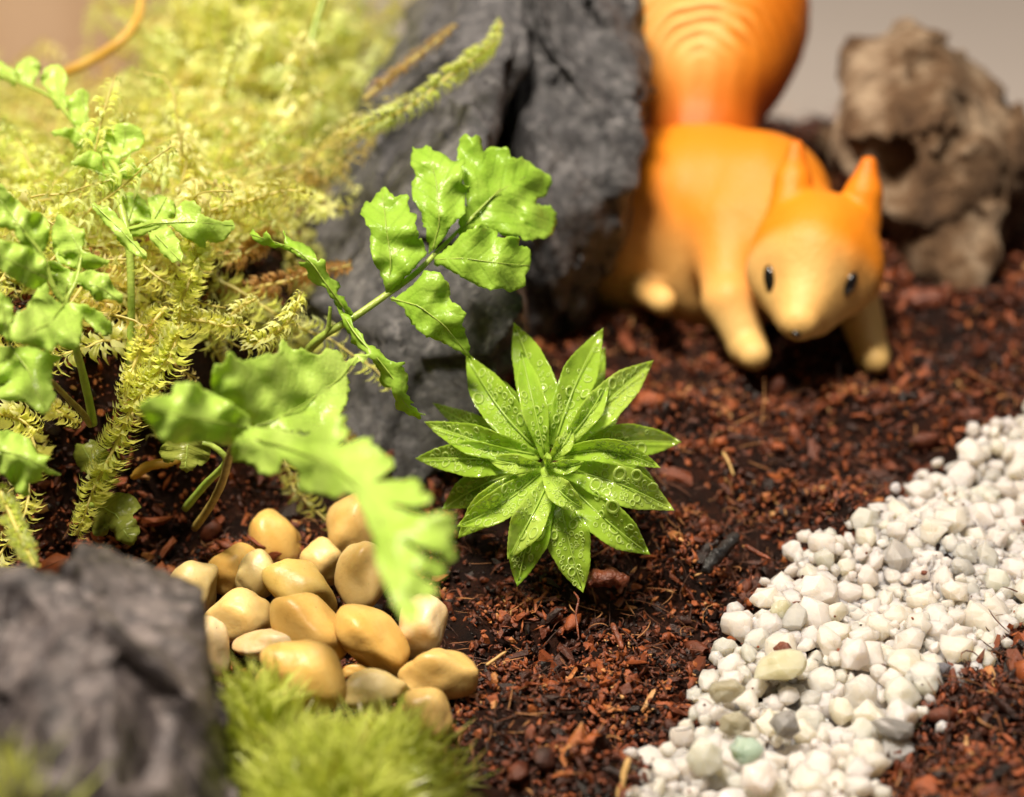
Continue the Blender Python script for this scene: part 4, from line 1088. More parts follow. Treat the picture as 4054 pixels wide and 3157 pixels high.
    # --- broad frond at the left edge, closer
    b = [([(440, 440), (490, 320), (560, 360), (640, 430), (710, 450), (720, 560), (690, 620), (930, 710), (900, 740), (770, 790), (680, 760), (640, 780), (500, 720), (440, 600)], [(640, 780), (680, 640), (560, 380)], [15.9, 15.9, 16.0], 0.2),
         ([(-80, 20), (70, 120), (150, 200), (240, 280), (340, 300), (420, 420), (400, 560), (340, 660), (200, 600), (100, 450), (-80, 400)], [(340, 650), (200, 450), (0, 200)], [15.6, 15.5, 15.5], 0.15),
         ([(-80, 520), (120, 560), (250, 600), (330, 660), (390, 720), (410, 830), (390, 900), (280, 950), (180, 900), (80, 840), (-80, 720)], [(400, 860), (200, 760), (-40, 640)], [15.4, 15.2, 15.1], 0.15),
         ([(405, 720), (480, 720), (600, 800), (680, 770), (640, 880), (560, 1060), (500, 1040), (430, 900)], [(530, 1050), (620, 790)], [15.8, 15.9], 0.15),
         ([(620, 880), (700, 800), (800, 790), (920, 830), (950, 920), (1030, 1000), (1030, 1070), (920, 1030), (820, 1050), (740, 960)], [(620, 900), (820, 920), (1020, 1050)], [15.8, 15.7, 15.8], 0.12),
         ([(80, 1300), (130, 1160), (220, 1100), (330, 920), (400, 890), (430, 1000), (520, 1080), (600, 1060), (760, 1090), (850, 1150), (950, 1250), (940, 1330), (850, 1330), (760, 1240), (690, 1200), (680, 1400), (620, 1460), (540, 1440), (470, 1420), (420, 1480), (300, 1440), (160, 1420), (90, 1370)], [(540, 1070), (420, 1240), (120, 1360)], [15.6, 15.2, 15.0], 0.2),
         ([(-80, 920), (50, 1000), (110, 1080), (100, 1200), (80, 1400), (20, 1330), (-80, 1300)], [(80, 1380), (0, 1000)], [15.4, 15.3], 0.1),
         ([(-80, 1440), (100, 1430), (250, 1430), (400, 1470), (500, 1520), (440, 1600), (440, 1800), (470, 1860), (380, 2000), (200, 1900), (-80, 1850)], [(80, 1400), (250, 1650), (380, 1950)], [15.6, 15.4, 15.3], 0.2)]
    fern('fern_frond', 'broad yellow-green fern frond at the left edge beside the moss', P(370, 1680, 16.9),
         [(np.concatenate([f3([(785, 490), (740, 250), (680, 0)]), f2([(640, 1440), (560, 1080), (640, 880), (690, 640)])]), [16.9, 16.7, 16.4, 16.0, 15.7, 15.75, 15.9], [0.036, 0.034, 0.030, 0.016, 0.010], 'stalk'),
          (f3([(760, 495), (690, 390), (560, 260), (430, 125)]), [16.9, 16.6, 16.2, 15.8], [0.028, 0.025, 0.02], 'brown_stalk'),
          (f2([(530, 1060), (450, 930), (340, 640), (120, 380)]), [15.65, 15.6, 15.55, 15.5], [0.025, 0.02, 0.012], 'stalk')],
         [(f2(o), f2(r), d, w * 0.6, 0.08, None) for o, r, d, w in b], 'fern_pale')
    # --- small leaves low at the left
    a = f3([(-60, 560), (80, 545), (180, 570), (270, 640), (320, 730), (420, 760), (380, 820), (430, 880), (510, 910), (460, 920), (360, 890), (350, 960), (250, 990), (250, 1090), (170, 1090), (100, 1010), (40, 920), (-60, 900)])
    fern('fern_leaf', 'single toothed green leaf at the left edge above the front rock', P(-40, 1980, 15.4),
         [(f3([(-90, 1150), (-40, 900), (0, 720)]), [15.6, 15.5, 15.4], [0.04, 0.03], 'stalk')],
         [(a, f3([(-40, 700), (200, 760), (500, 910)]), [15.4, 15.3, 15.4], 0.25, 0.12, None)], 'fern_pale')
    w1 = f3([(850, 1090), (950, 1075), (1080, 1075), (1160, 1120), (1185, 1190), (1120, 1250), (1150, 1310), (1170, 1390), (1130, 1500), (1060, 1500), (980, 1460), (930, 1370), (900, 1420), (830, 1445), (780, 1400), (790, 1280), (830, 1180)])
    fern('lobed_leaf', 'small lobed olive leaf with dark blotches under the moss above the front rock', P(380, 2020, 17.0),
         [(f3([(700, 1180), (780, 1170), (860, 1180)]), [17.1, 17.0, 16.9], [0.03, 0.025], 'stalk')],
         [(w1, f3([(850, 1180), (980, 1250), (1090, 1450)]), [16.9, 16.75, 16.7], 0.10, 0.08, None)], 'fern_dark')
    w2 = f3([(625, 720), (650, 650), (720, 655), (790, 615), (860, 690), (990, 790), (990, 860), (930, 970), (870, 1040), (800, 960), (680, 880), (640, 800)])
    fern('lobed_leaf', 'flat olive leaf behind the lowest moss strand, above the blotched one', P(400, 1950, 17.2),
         [(f3([(900, 1080), (860, 1000), (830, 950)]), [17.2, 17.15, 17.1], [0.03, 0.025], 'stalk')],
         [(w2, f3([(850, 980), (780, 820), (690, 670)]), [17.1, 17.1, 17.2], 0.10, 0.06, None)], 'fern_dark')
    f4_ = f6([(185, 700), (215, 640), (290, 610), (400, 600), (470, 650), (475, 700), (440, 765), (395, 762), (370, 800), (335, 808), (300, 780), (305, 740), (260, 750), (215, 750)])
    fern('lobed_leaf', 'small round-lobed pale leaf below the blurred fern frond', G(720, 2080, 0.1),
         [(f6([(330, 1010), (450, 870), (560, 750), (480, 660), (380, 640)]), [17.3, 16.9, 16.5, 16.4, 16.4], [0.034, 0.03, 0.018], 'stalk')],
         [(f4_, f6([(350, 630), (330, 790)]), [16.4, 16.3], 0.10, 0.05, None)], 'fern_dark')
build_ferns()

# ================================================================== creeping moss
def moss_strand(path, width, rng, tint, leaf_step=0.026, per=3, taper=True):
    """one shoot: leaves curling off a bent stem. path: (n,3)"""
    seg = np.linalg.norm(np.diff(path, axis=0), axis=1); L = seg.sum(); cum = np.concatenate([[0], np.cumsum(seg)])
    n = max(6, int(L / leaf_step)) * per
    s = np.sort(rng.uniform(0, L, n))
    c = np.stack([np.interp(s, cum, path[:, k]) for k in range(3)], 1)
    T = np.stack([np.interp(s, cum, np.gradient(path[:, k])) for k in range(3)], 1); T /= np.linalg.norm(T, axis=1)[:, None] + 1e-9
    ref = np.array([0.2, -0.75, 0.63])
    A = np.cross(T, ref); A /= np.linalg.norm(A, axis=1)[:, None] + 1e-9; B = np.cross(T, A)
    # leaves mostly to the two sides, flattened shoot
    ph = np.where(rng.uniform(size=n) < 0.5, 0, math.pi) + rng.normal(0, 0.75, n)
    O = A * np.cos(ph)[:, None] + B * np.sin(ph)[:, None]
    ln = width * rng.uniform(0.75, 1.15, n)
    if taper: ln = ln * np.interp(s / L, [0, 0.1, 0.75, 1], [0.6, 1, 0.95, 0.45])
    W = np.cross(O, T); W /= np.linalg.norm(W, axis=1)[:, None] + 1e-9
    hw = ln * rng.uniform(0.12, 0.20, n)
    cu = rng.uniform(0.5, 1.1, n)[:, None]
    l = ln[:, None]
    p0 = c + O * 0.01
    p1 = c + (O * 0.40 + T * 0.30) * l
    p2 = c + (O * 0.74 + T * 0.34 * (1 - 0.3 * cu)) * l
    p3 = c + (O * 0.98 - T * 0.10 * cu + np.array([0, 0, -0.12])) * l
    w = W * hw[:, None]
    V = np.stack([p0, p1 + w, p1 - w, p2 + w * 0.75, p2 - w * 0.75, p3], 1)
    F = np.array([(0, 1, 2), (1, 3, 2), (2, 3, 4), (3, 5, 4)])
    F = (F[None] + (np.arange(n) * 6)[:, None, None]).reshape(-1, 3)
    t = np.clip(tint + rng.normal(0, 0.08, n), 0, 1)
    return V.reshape(-1, 3), F, np.repeat(t, 6)

def build_moss():
    rng = np.random.default_rng(21)
    f1 = lambda p: vw(p, 0, 100, 2.126); f2 = lambda p: vw(p, 0, 700, 2.126); f3 = lambda p: vw(p, 0, 1450, 2.126)
    f5 = lambda p: vw(p, 900, 850, 1.89); f7 = lambda p: vw(p, 1400, 0, 1.3085)
    singles = [
        (np.concatenate([f2([(1490, 1230), (1480, 1350), (1400, 1550)]), f3([(1200, 200), (1040, 500), (900, 780), (830, 960), (740, 1200), (650, 1420)])]), [17.0, 16.9, 16.8, 16.8, 16.75, 16.7, 16.7, 16.6, 16.5], 0.19, 0.70, 'moss', 'long pale moss shoot running down over the dark gap to the front rock'),
        (f2([(1580, 500), (1650, 700), (1590, 900), (1530, 1060), (1500, 1230)]), [17.3, 17.1, 17.0, 16.95, 17.0], 0.17, 0.65, 'moss', 'upright pale moss shoot joining the long one under the tall fern leaf'),
        (np.concatenate([f2([(1400, 1100), (1230, 1300), (1140, 1540)]), f3([(1080, 120), (1030, 330)])]), [17.1, 17.0, 16.9, 16.9, 16.9], 0.15, 0.60, 'moss', 'moss shoot hanging beside the straight fern stalk'),
        (np.concatenate([f2([(1520, 1190), (1700, 1210), (1900, 1260)]), f5([(110, 830), (190, 910)])]), [17.0, 16.95, 16.9, 16.9, 16.95], 0.13, 0.62, 'moss', 'moss shoot arching right to the fern fork'),
        (f5([(100, 1000), (260, 940), (400, 850), (490, 760), (530, 670), (560, 580)]), [17.0, 16.95, 16.9, 16.9, 16.9, 16.95], 0.13, 0.70, 'moss', 'small moss tip standing upright left of the fern fork'),
        (f5([(20, 770), (110, 690), (225, 625)]), [17.2, 17.15, 17.1], 0.10, 0.62, 'moss', 'short curled moss tip beside the dark hollow'),
        (f5([(-60, 600), (200, 550), (450, 500), (640, 430), (760, 410), (930, 375)]), [18.2, 18.1, 18.0, 18.1, 18.2, 18.4], 0.13, 0.45, 'moss_brown', 'dry orange-brown moss shoot lying against the slate'),
        (f5([(-40, 380), (100, 310), (230, 230), (330, 110)]), [18.0, 18.0, 18.1, 18.3], 0.13, 0.60, 'moss_brown', 'dry tan moss shoot above the dark hollow'),
        (f7([(-40, 700), (150, 620), (300, 540), (450, 430), (600, 320), (700, 240), (760, 110)]), [19.0, 18.9, 18.85, 18.9, 19.0, 19.1, 19.2], 0.14, 0.95, 'moss', 'feathery light green moss shoot reaching up across the slate'),
        (f7([(60, 520), (250, 350), (400, 230), (525, 125)]), [19.9, 19.9, 19.9, 20.0], 0.09, 0.75, 'moss_brown', 'brown-tipped moss shoot behind the light green one on the slate'),
        (vw([(1250, 1330), (1550, 1220), (1750, 1160), (1910, 1190)], 0, 0, 1.546), [17.9, 17.8, 17.8, 17.9], 0.16, 0.55, 'moss', 'pale moss tip pointing right above the dark hollow'),
        (f3([(-40, 380), (150, 440), (330, 560)]), [16.7, 16.6, 16.6], 0.17, 0.60, 'moss', 'thick stubby moss shoot at the left edge'),
        (f3([(360, 330), (520, 400), (680, 480)]), [17.0, 16.9, 16.9], 0.12, 0.50, 'moss', 'short moss shoot crossing the dark gap by the brown stalk'),
        (f3([(-20, 1000), (80, 1250), (190, 1480), (290, 1680)]), [15.6, 15.4, 15.2, 15.0], 0.11, 0.95, 'moss', 'blurred bright green moss shoot hanging at the left edge above the front rock'),
    ]
    for pts, ds, w, tint, mk, label in singles:
        path = catmull(P(pts[:, 0], pts[:, 1], np.interp(np.linspace(0, 1, len(pts)), np.linspace(0, 1, len(ds)), ds)), 40)
        path = path + 0.015 * np.stack([noise(path, 3, 1), noise(path, 3, 2), noise(path, 3, 3)], 1)
        root = thing('moss_shoot', label, 'moss', path[0])
        V, F = tube(path, np.linspace(0.022, 0.010, 40), 5); part('stem', V, F, M['moss_stem'], root)
        V, F, t = moss_strand(path, w * 0.95, rng, tint, 0.012, 3)
        part('leaves', V, F, M[mk], root, tint=t, kind='stuff')
    # the matted mass
    chunks, stems = [], []
    def add(p0, direction, length, curl, width, tint, lift=0.0):
        n = 9; path = [np.array(p0, float)]; v = np.array(direction, float); v /= np.linalg.norm(v)
        for _ in range(n - 1):
            v = v + curl * rng.normal(0, 1, 3) * 0.25 + np.array([0, 0, -0.06]); v /= np.linalg.norm(v)
            q = path[-1] + v * length / (n - 1)
            g = float(ground(q[0], q[1])) + 0.03
            if q[2] < g: q[2] = g + rng.uniform(0, 0.06)
            path.append(q)
        path = catmull(path, 18)
        chunks.append(moss_strand(path, width, rng, tint, 0.045, 3))
        V, F = tube(path, np.linspace(0.018, 0.008, 18), 3); stems.append((V, F))
    # carpet over the bank
    k = 0
    while k < 740:
        x = rng.uniform(-7.2, -1.5); y = rng.uniform(14.7, 24.2)
        m = float(mound(x, y))
        if m < 0.35 or (y < 15.5 and x > -3.0): continue
        if m < 1.5 and rng.uniform() < 0.45: continue
        z = float(ground(x, y)) + rng.uniform(0.0, 0.38)
        a = rng.uniform(0, 2 * math.pi)
        up_ = 0.45 if x > -3.2 or y < 17.0 else 0.05
        dr = np.array([math.cos(a), math.sin(a) - 0.35, rng.uniform(-0.2, up_)])
        if up_ < 0.1: z = min(z, float(ground(x, y)) + 0.15)
        low = 1 - sstep(1.2, 2.0, z)
        add((x, y, z), dr, rng.uniform(0.9, 2.1), 1.0, rng.uniform(0.11, 0.20), np.clip(rng.normal(0.68, 0.2) - 0.18 * low, 0.05, 1))
        k += 1
    # loose shoots standing on top, higher towards the slate
    for _ in range(190):
        x = rng.uniform(-4.4, -1.2); y = rng.uniform(20.3, 24.2)
        z = float(ground(x, y)) + rng.uniform(0, 0.35)
        dr = np.array([rng.normal(0, 0.7), rng.normal(0, 0.5), rng.uniform(0.1, 1.0)])
        add((x, y, z), dr, rng.uniform(0.7, 1.4) * (0.6 + 0.7 * float(sstep(-5.0, -2.4, x))), 0.9, rng.uniform(0.10, 0.18), np.clip(rng.normal(0.72, 0.2), 0, 1))
    V, F, t = join(chunks)
    o = part('moss_carpet', V, F, M['moss'], loc=(0, 0, 0), tint=t, kind='stuff')
    tag(o, 'tangled carpet of yellow-green creeping moss on the bank at the left', 'moss')
    V, F, _ = join(stems)
    o2 = part('moss_stems', V, F, M['moss_stem'], o, kind='stuff')
    # dry orange stems
    for pts, ds, rad, mk, label in (
            ([(230, 300), (370, 235), (480, 160), (548, 70), (560, -40)], [21.0, 21, 21, 21.2, 21.4], 0.055, 'orange_stalk', 'blurred orange dry stem curving up over the moss at the top left'),
            ([(525, 1890), (590, 1845), (670, 1830), (740, 1800)], [17.3, 17.2, 17.2, 17.3], 0.045, 'orange_stalk', 'orange dry stem in the dark gap left of the round-lobed leaf'),
            ([(1215, 300), (1235, 150), (1290, -40)], [20.2, 20.3, 20.5], 0.035, 'stalk', 'thin green stalk rising from the moss left of the slate')):
        path = catmull(P(np.array(pts)[:, 0], np.array(pts)[:, 1], np.array(ds)), 24)
        V, F = tube(path, np.interp(np.linspace(0, 1, 24), [0, .1, 1], [0.6, 1, 0.8]) * rad, 7, 0.1)
        o = part('dry_stem', V, F, M[mk]); tag(o, label, 'stem')
build_moss()

# ================================================================== green cushion in front of the pebbles
def build_cushion():
    rng = np.random.default_rng(44)
    def tuft(n, cx, cy, rx, ry, top, blen, bw, lean):
        a = rng.uniform(0, 2 * math.pi, n); r = np.sqrt(rng.uniform(0, 1, n))
        x = cx + rx * r * np.cos(a); y = cy + ry * r * np.sin(a)
        z = top * (1 - r ** 2.2) + 0.10 * noise(np.stack([x, y, x * 0], -1), 1.6, 9) - 0.1
        out = np.stack([np.cos(a) * r, np.sin(a) * r, np.full(n, 0.9)], 1) + rng.normal(0, 0.30, (n, 3)) + np.array(lean)
        out /= np.linalg.norm(out, axis=1)[:, None]
        ln = blen * rng.uniform(0.45, 1.35, n)[:, None]
        side = np.cross(out, rng.normal(size=(n, 3))); side /= np.linalg.norm(side, axis=1)[:, None]
        w = side * (bw * rng.uniform(0.7, 1.3, n))[:, None]
        p = np.stack([x, y, z], 1)
        bend = rng.normal(0, 0.18, (n, 3)) + np.array([0, 0, -0.15])
        m = p + out * ln * 0.55; t = p + (out + bend) * ln
        V = np.stack([p + w * 0.6, p - w * 0.6, m + w, m - w, t], 1).reshape(-1, 3)
        F = np.array([(0, 1, 2), (1, 3, 2), (2, 3, 4)])
        F = (F[None] + (np.arange(n) * 5)[:, None, None]).reshape(-1, 3)
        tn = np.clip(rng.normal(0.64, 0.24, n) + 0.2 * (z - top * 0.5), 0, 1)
        return V, F, np.repeat(tn, 5)
    def bed(cx, cy, rx, ry, top):
        b, f = ico(4)
        V = b * np.array([rx, ry, top]) * 0.98 + np.array([cx, cy, -0.12])
        return V + 0.05 * noise(V, 3, 3)[:, None], f
    for (name, label, args) in (
            ('moss_cushion', 'blurred bright green moss cushion in front of the yellow pebbles', [(5200, -1.22, 10.55, 0.80, 0.90, 1.10, 0.36, 0.013, (0, 0.1, 0)), (900, -1.74, 11.3, 0.30, 0.45, 0.95, 0.48, 0.014, (-0.1, 0.1, 0.2)), (1300, -0.86, 11.0, 0.40, 0.5, 0.98, 0.36, 0.013, (0.15, 0.1, 0))]),
            ('moss_tuft', 'blurred green moss tuft in the bottom left corner before the front rock', [(130, -2.75, 8.75, 0.36, 0.34, 2.62, 0.50, 0.014, (0, 0, 0.3))])):
        root = thing(name, label, 'moss', (args[0][1], args[0][2], -0.1))
        V, F, t = join([tuft(*a) for a in args])
        part('blades', V, F, M['cushion'], root, tint=t, kind='stuff')
        ch = [bed(a[1], a[2], a[3], a[4], a[5]) for a in args]
        V, F, _ = join(ch)
        part('peat_base', V, F, M['bed'], root)
build_cushion()

# ================================================================== squirrel figurine
def build_squirrel():
    k = lambda x, y, d: P(x, y, d)
    skull, ckL, ckR = k(3235, 965, 20.15), k(3105, 1075, 20.02), k(3345, 1085, 20.05)
    m0, m1 = k(3215, 1085, 19.85), k(3165, 1268, 19.48)
    sh, mid, rump = k(3000, 815, 21.5), k(2790, 860, 21.9), k(2540, 900, 22.6)
    cam_ax = np.stack([RGT, UPV, -FWD])
    prims = []
    def f_body(p):
        g = sd_cone(p, mid, rump, 0.95, 1.12)
        g = smin(g, sd_cone(p, sh, mid, 0.78, 0.95), 0.25)
        g = smin(g, sd_sphere(p, k(2500, 1000, 21.8), 0.66), 0.35)
        g = smin(g, sd_cone(p, k(3080, 1120, 21.2), k(2800, 1100, 21.7), 0.42, 0.55), 0.3)
        g = smin(g, sd_cone(p, k(3050, 850, 21.35), k(3230, 950, 20.6), 0.62, 0.44), 0.12)
        # fore legs
        g = smin(g, sd_cone(p, k(2890, 930, 21.0), k(2885, 1190, 20.55), 0.38, 0.265), 0.35)
        g = smin(g, sd_cone(p, k(2885, 1190, 20.5), k(2960, 1375, 20.42), 0.255, 0.195), 0.08)
        g = smin(g, sd_cone(p, k(2960, 1375, 20.42), k(2985, 1405, 20.15), 0.19, 0.16), 0.06)
        g = smin(g, sd_cone(p, k(3370, 1080, 20.9), k(3420, 1290, 20.75), 0.26, 0.20), 0.12)
        g = smin(g, sd_cone(p, k(3420, 1290, 20.75), k(3455, 1415, 20.55), 0.20, 0.175), 0.06)
        g = smin(g, sd_cone(p, k(3455, 1415, 20.55), k(3465, 1430, 20.35), 0.17, 0.14), 0.05)
        # hind foot
        g = smin(g, sd_cone(p, k(2560, 1150, 21.3), k(2625, 1195, 20.75), 0.17, 0.145), 0.08)
        return g
    def f_head(p):
        g = sd_ell(p, skull, cam_ax, (0.60, 0.52, 0.56))
        g = smin(g, sd_sphere(p, ckL, 0.375), 0.22)
        g = smin(g, sd_sphere(p, ckR, 0.375), 0.22)
        g = smin(g, sd_cone(p, m0, m1, 0.47, 0.20), 0.14)
        g = smin(g, sd_cone(p, k(3300, 1150, 19.95), k(3225, 1255, 19.7), 0.30, 0.20), 0.12)
        g = smin(g, sd_cone(p, k(3110, 1150, 19.9), k(3140, 1240, 19.65), 0.28, 0.20), 0.10)
        # brow between the eyes
        g = smin(g, sd_sphere(p, k(3215, 1000, 19.85), 0.40), 0.2)
        for (b, t, rb) in ((k(3128, 850, 20.12), k(3150, 585, 20.25), 0.27), (k(3398, 880, 20.15), k(3438, 652, 20.10), 0.275)):
            md = b * 0.5 + t * 0.5
            e = smin(sd_cone(p, b, md, 0.23, 0.185), sd_cone(p, md, t, 0.185, 0.085), 0.05)
            ax = t - b; front = -FWD - ax * (-FWD @ ax) / (ax @ ax); front /= np.linalg.norm(front)
            dent = sd_cone(p, b + 0.26 * front + 0.40 * ax, b + 0.15 * front + 0.80 * ax, 0.10, 0.03)
            g = smin(g, e, 0.04)
        return g
    def f(p):
        return smin(f_body(p), f_head(p), 0.05)
    lo = P(2300, 560, 23.4); hi = P(3600, 1600, 19.0)
    lo, hi = np.array([0.0, 16.9, -0.35]), np.array([4.1, 23.4, 3.1])
    V, Q = surface_nets(f, lo, hi, 0.042)
    N = vnormals(V, np.concatenate([Q[:, :3], Q[:, [0, 2, 3]]]))
    # carved fur: shallow strokes
    st = noise(np.stack([V[:, 0] * 7, V[:, 1] * 2.0, V[:, 2] * 2.0], -1), 1.0, 12)
    V = V + N * (0.006 * st)[:, None]
    # paint
    org = np.array([0.72, 0.225, 0.010]); deep = np.array([0.42, 0.075, 0.004]); cream = np.array([0.72, 0.51, 0.19]); ear = np.array([0.66, 0.145, 0.006])  # deep red also carries the shade painted beneath the tail
    hd = f_head(V); bd = f_body(V)
    onhead = sstep(0.05, -0.03, hd)
    face = m1 - skull
    tf = ((V - skull) @ face) / (face @ face)
    lat = np.abs((V - skull) @ RGT)
    crF = sstep(0.22, 0.72, tf + 0.35 * sstep(0.25, 0.6, lat) * sstep(0.2, 0.6, tf))
    crB = 1 - sstep(0.4, 1.5, V[:, 2] + 0.15 * noise(V, 1.2, 5))
    leg = 1 - sstep(0.45, 1.25, V[:, 2])
    crB = np.maximum(0.8 * crB, leg * sstep(21.2, 20.7, (V - CAMP) @ FWD))
    zz = sstep(1.6, 2.4, V[:, 2])
    cb = org + (deep - org) * (0.35 * zz)[:, None]  # back beneath the tail deepened, its shade put into the paint
    cb = cb + (cream - cb) * crB[:, None]
    ch = org * np.array([1.04, 1.05, 1.0]) + 0 * V
    ch = ch + (cream * np.array([1.02, 1.05, 1.05]) - ch) * crF[:, None]
    earf = sstep(-0.28, -0.60, tf)
    ch = ch + (ear - ch) * (0.95 * earf)[:, None]
    C = cb + (ch - cb) * onhead[:, None]
    root = thing('squirrel_figurine', 'orange painted squirrel figurine with a cream muzzle crouching on the soil', 'figurine', (2.3, 19.3, 0.05))
    part('body', V, Q, M['resin'], root, color=np.clip(C, 0, 1))
    # eyes and nose sit on the painted surface
    def surf(px, py, d0=18.6):
        d = d0
        for _ in range(80):
            v = float(f(P(px, py, d)[None])[0])
            if v < 0.002: break
            d += v * 0.8
        return d
    b, fc = ico(3)
    def spot(name, px, py, rw, rh, rot, th, label=None):
        d = surf(px, py); c = P(px, py, d); e = 0.03
        n = np.array([float(f((c + e * a)[None])[0]) - float(f((c - e * a)[None])[0]) for a in np.eye(3)]); n /= np.linalg.norm(n)
        up = UPV * math.cos(rot) + RGT * math.sin(rot)
        v = up - n * (up @ n); v /= np.linalg.norm(v); u = np.cross(v, n)
        W = c + (b[:, :1] * rw * u + b[:, 1:2] * rh * v + b[:, 2:] * th * n)
        part(name, W, fc, M['black'], root, label=label)
    spot('eye', 3046, 1103, 0.068, 0.132, -0.20, 0.045)
    spot('eye', 3366, 1125, 0.068, 0.126, 0.36, 0.045)
    spot('nose', 3153, 1322, 0.048, 0.034, 0.35, 0.04)
    # tail
    c0 = k(2850, 60, 22.9)
    def f_tail(p):
        g = sd_ell(p, c0, cam_ax, (1.0, 1.20, 0.80))
        g = smin(g, sd_sphere(p, k(2730, -330, 22.7), 0.80), 0.3)
        g = smin(g, sd_sphere(p, k(2795, 290, 22.85), 0.78), 0.25)
        g = smin(g, sd_cone(p, k(2790, 330, 22.75), k(2770, 640, 22.6), 0.60, 0.66), 0.15)
        return g
    lo = np.array([0.8, 20.4, 1.0]); hi = np.array([3.8, 24.9, 6.1])
    V, Q = surface_nets(f_tail, lo, hi, 0.03)
    N = vnormals(V, np.concatenate([Q[:, :3], Q[:, [0, 2, 3]]]))
    rel = V - c0; a = rel @ RGT; u = rel @ UPV
    sx, sy = a + 0.22, u + 0.78
    rr = np.sqrt((sx * 1.15) ** 2 + sy ** 2); th = np.arctan2(sx, sy)
    ph = rr * 40 + 3.5 * noise(V, 1.3, 21) + 2.0 * noise(V, 3.0, 22)
    ph2 = a * 24 + 2.0 * noise(V, 1.5, 23)
    up_ = sstep(-0.75, -0.25, u)
    groove = np.sin(ph) * up_ + 0.14 * np.sin(ph2) * (1 - up_)
    amp = np.clip(0.65 + 1.1 * noise(np.stack([th * 2.5, rr * 3.0, 0 * rr], -1), 1.0, 29), 0, 1) * (1 - 0.8 * sstep(0.1, 0.7, a))
    raw = groove
    groove = groove * amp
    V = V + N * (0.030 * groove)[:, None]
    crm = 1.25 * np.exp(-(((a + 0.42) / 0.46) ** 2 + ((u + 0.15) / 0.62) ** 2)) + 0.9 * np.exp(-(((a + 0.95) / 0.35) ** 2 + ((u - 0.3) / 0.5) ** 2))
    crm = np.clip(crm * (0.80 + 0.75 * raw), 0, 1)
    red = np.clip(sstep(0.0, 0.8, a) * 0.55 + (1 - sstep(-1.3, -0.5, u)) * 0.8, 0, 1)  # deeper to the right; shade painted in at the foot of the tail
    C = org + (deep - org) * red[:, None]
    C = C + (np.array([0.72, 0.49, 0.17]) - C) * crm[:, None]
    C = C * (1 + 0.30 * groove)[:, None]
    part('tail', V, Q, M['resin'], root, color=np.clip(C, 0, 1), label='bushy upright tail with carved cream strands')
build_squirrel()

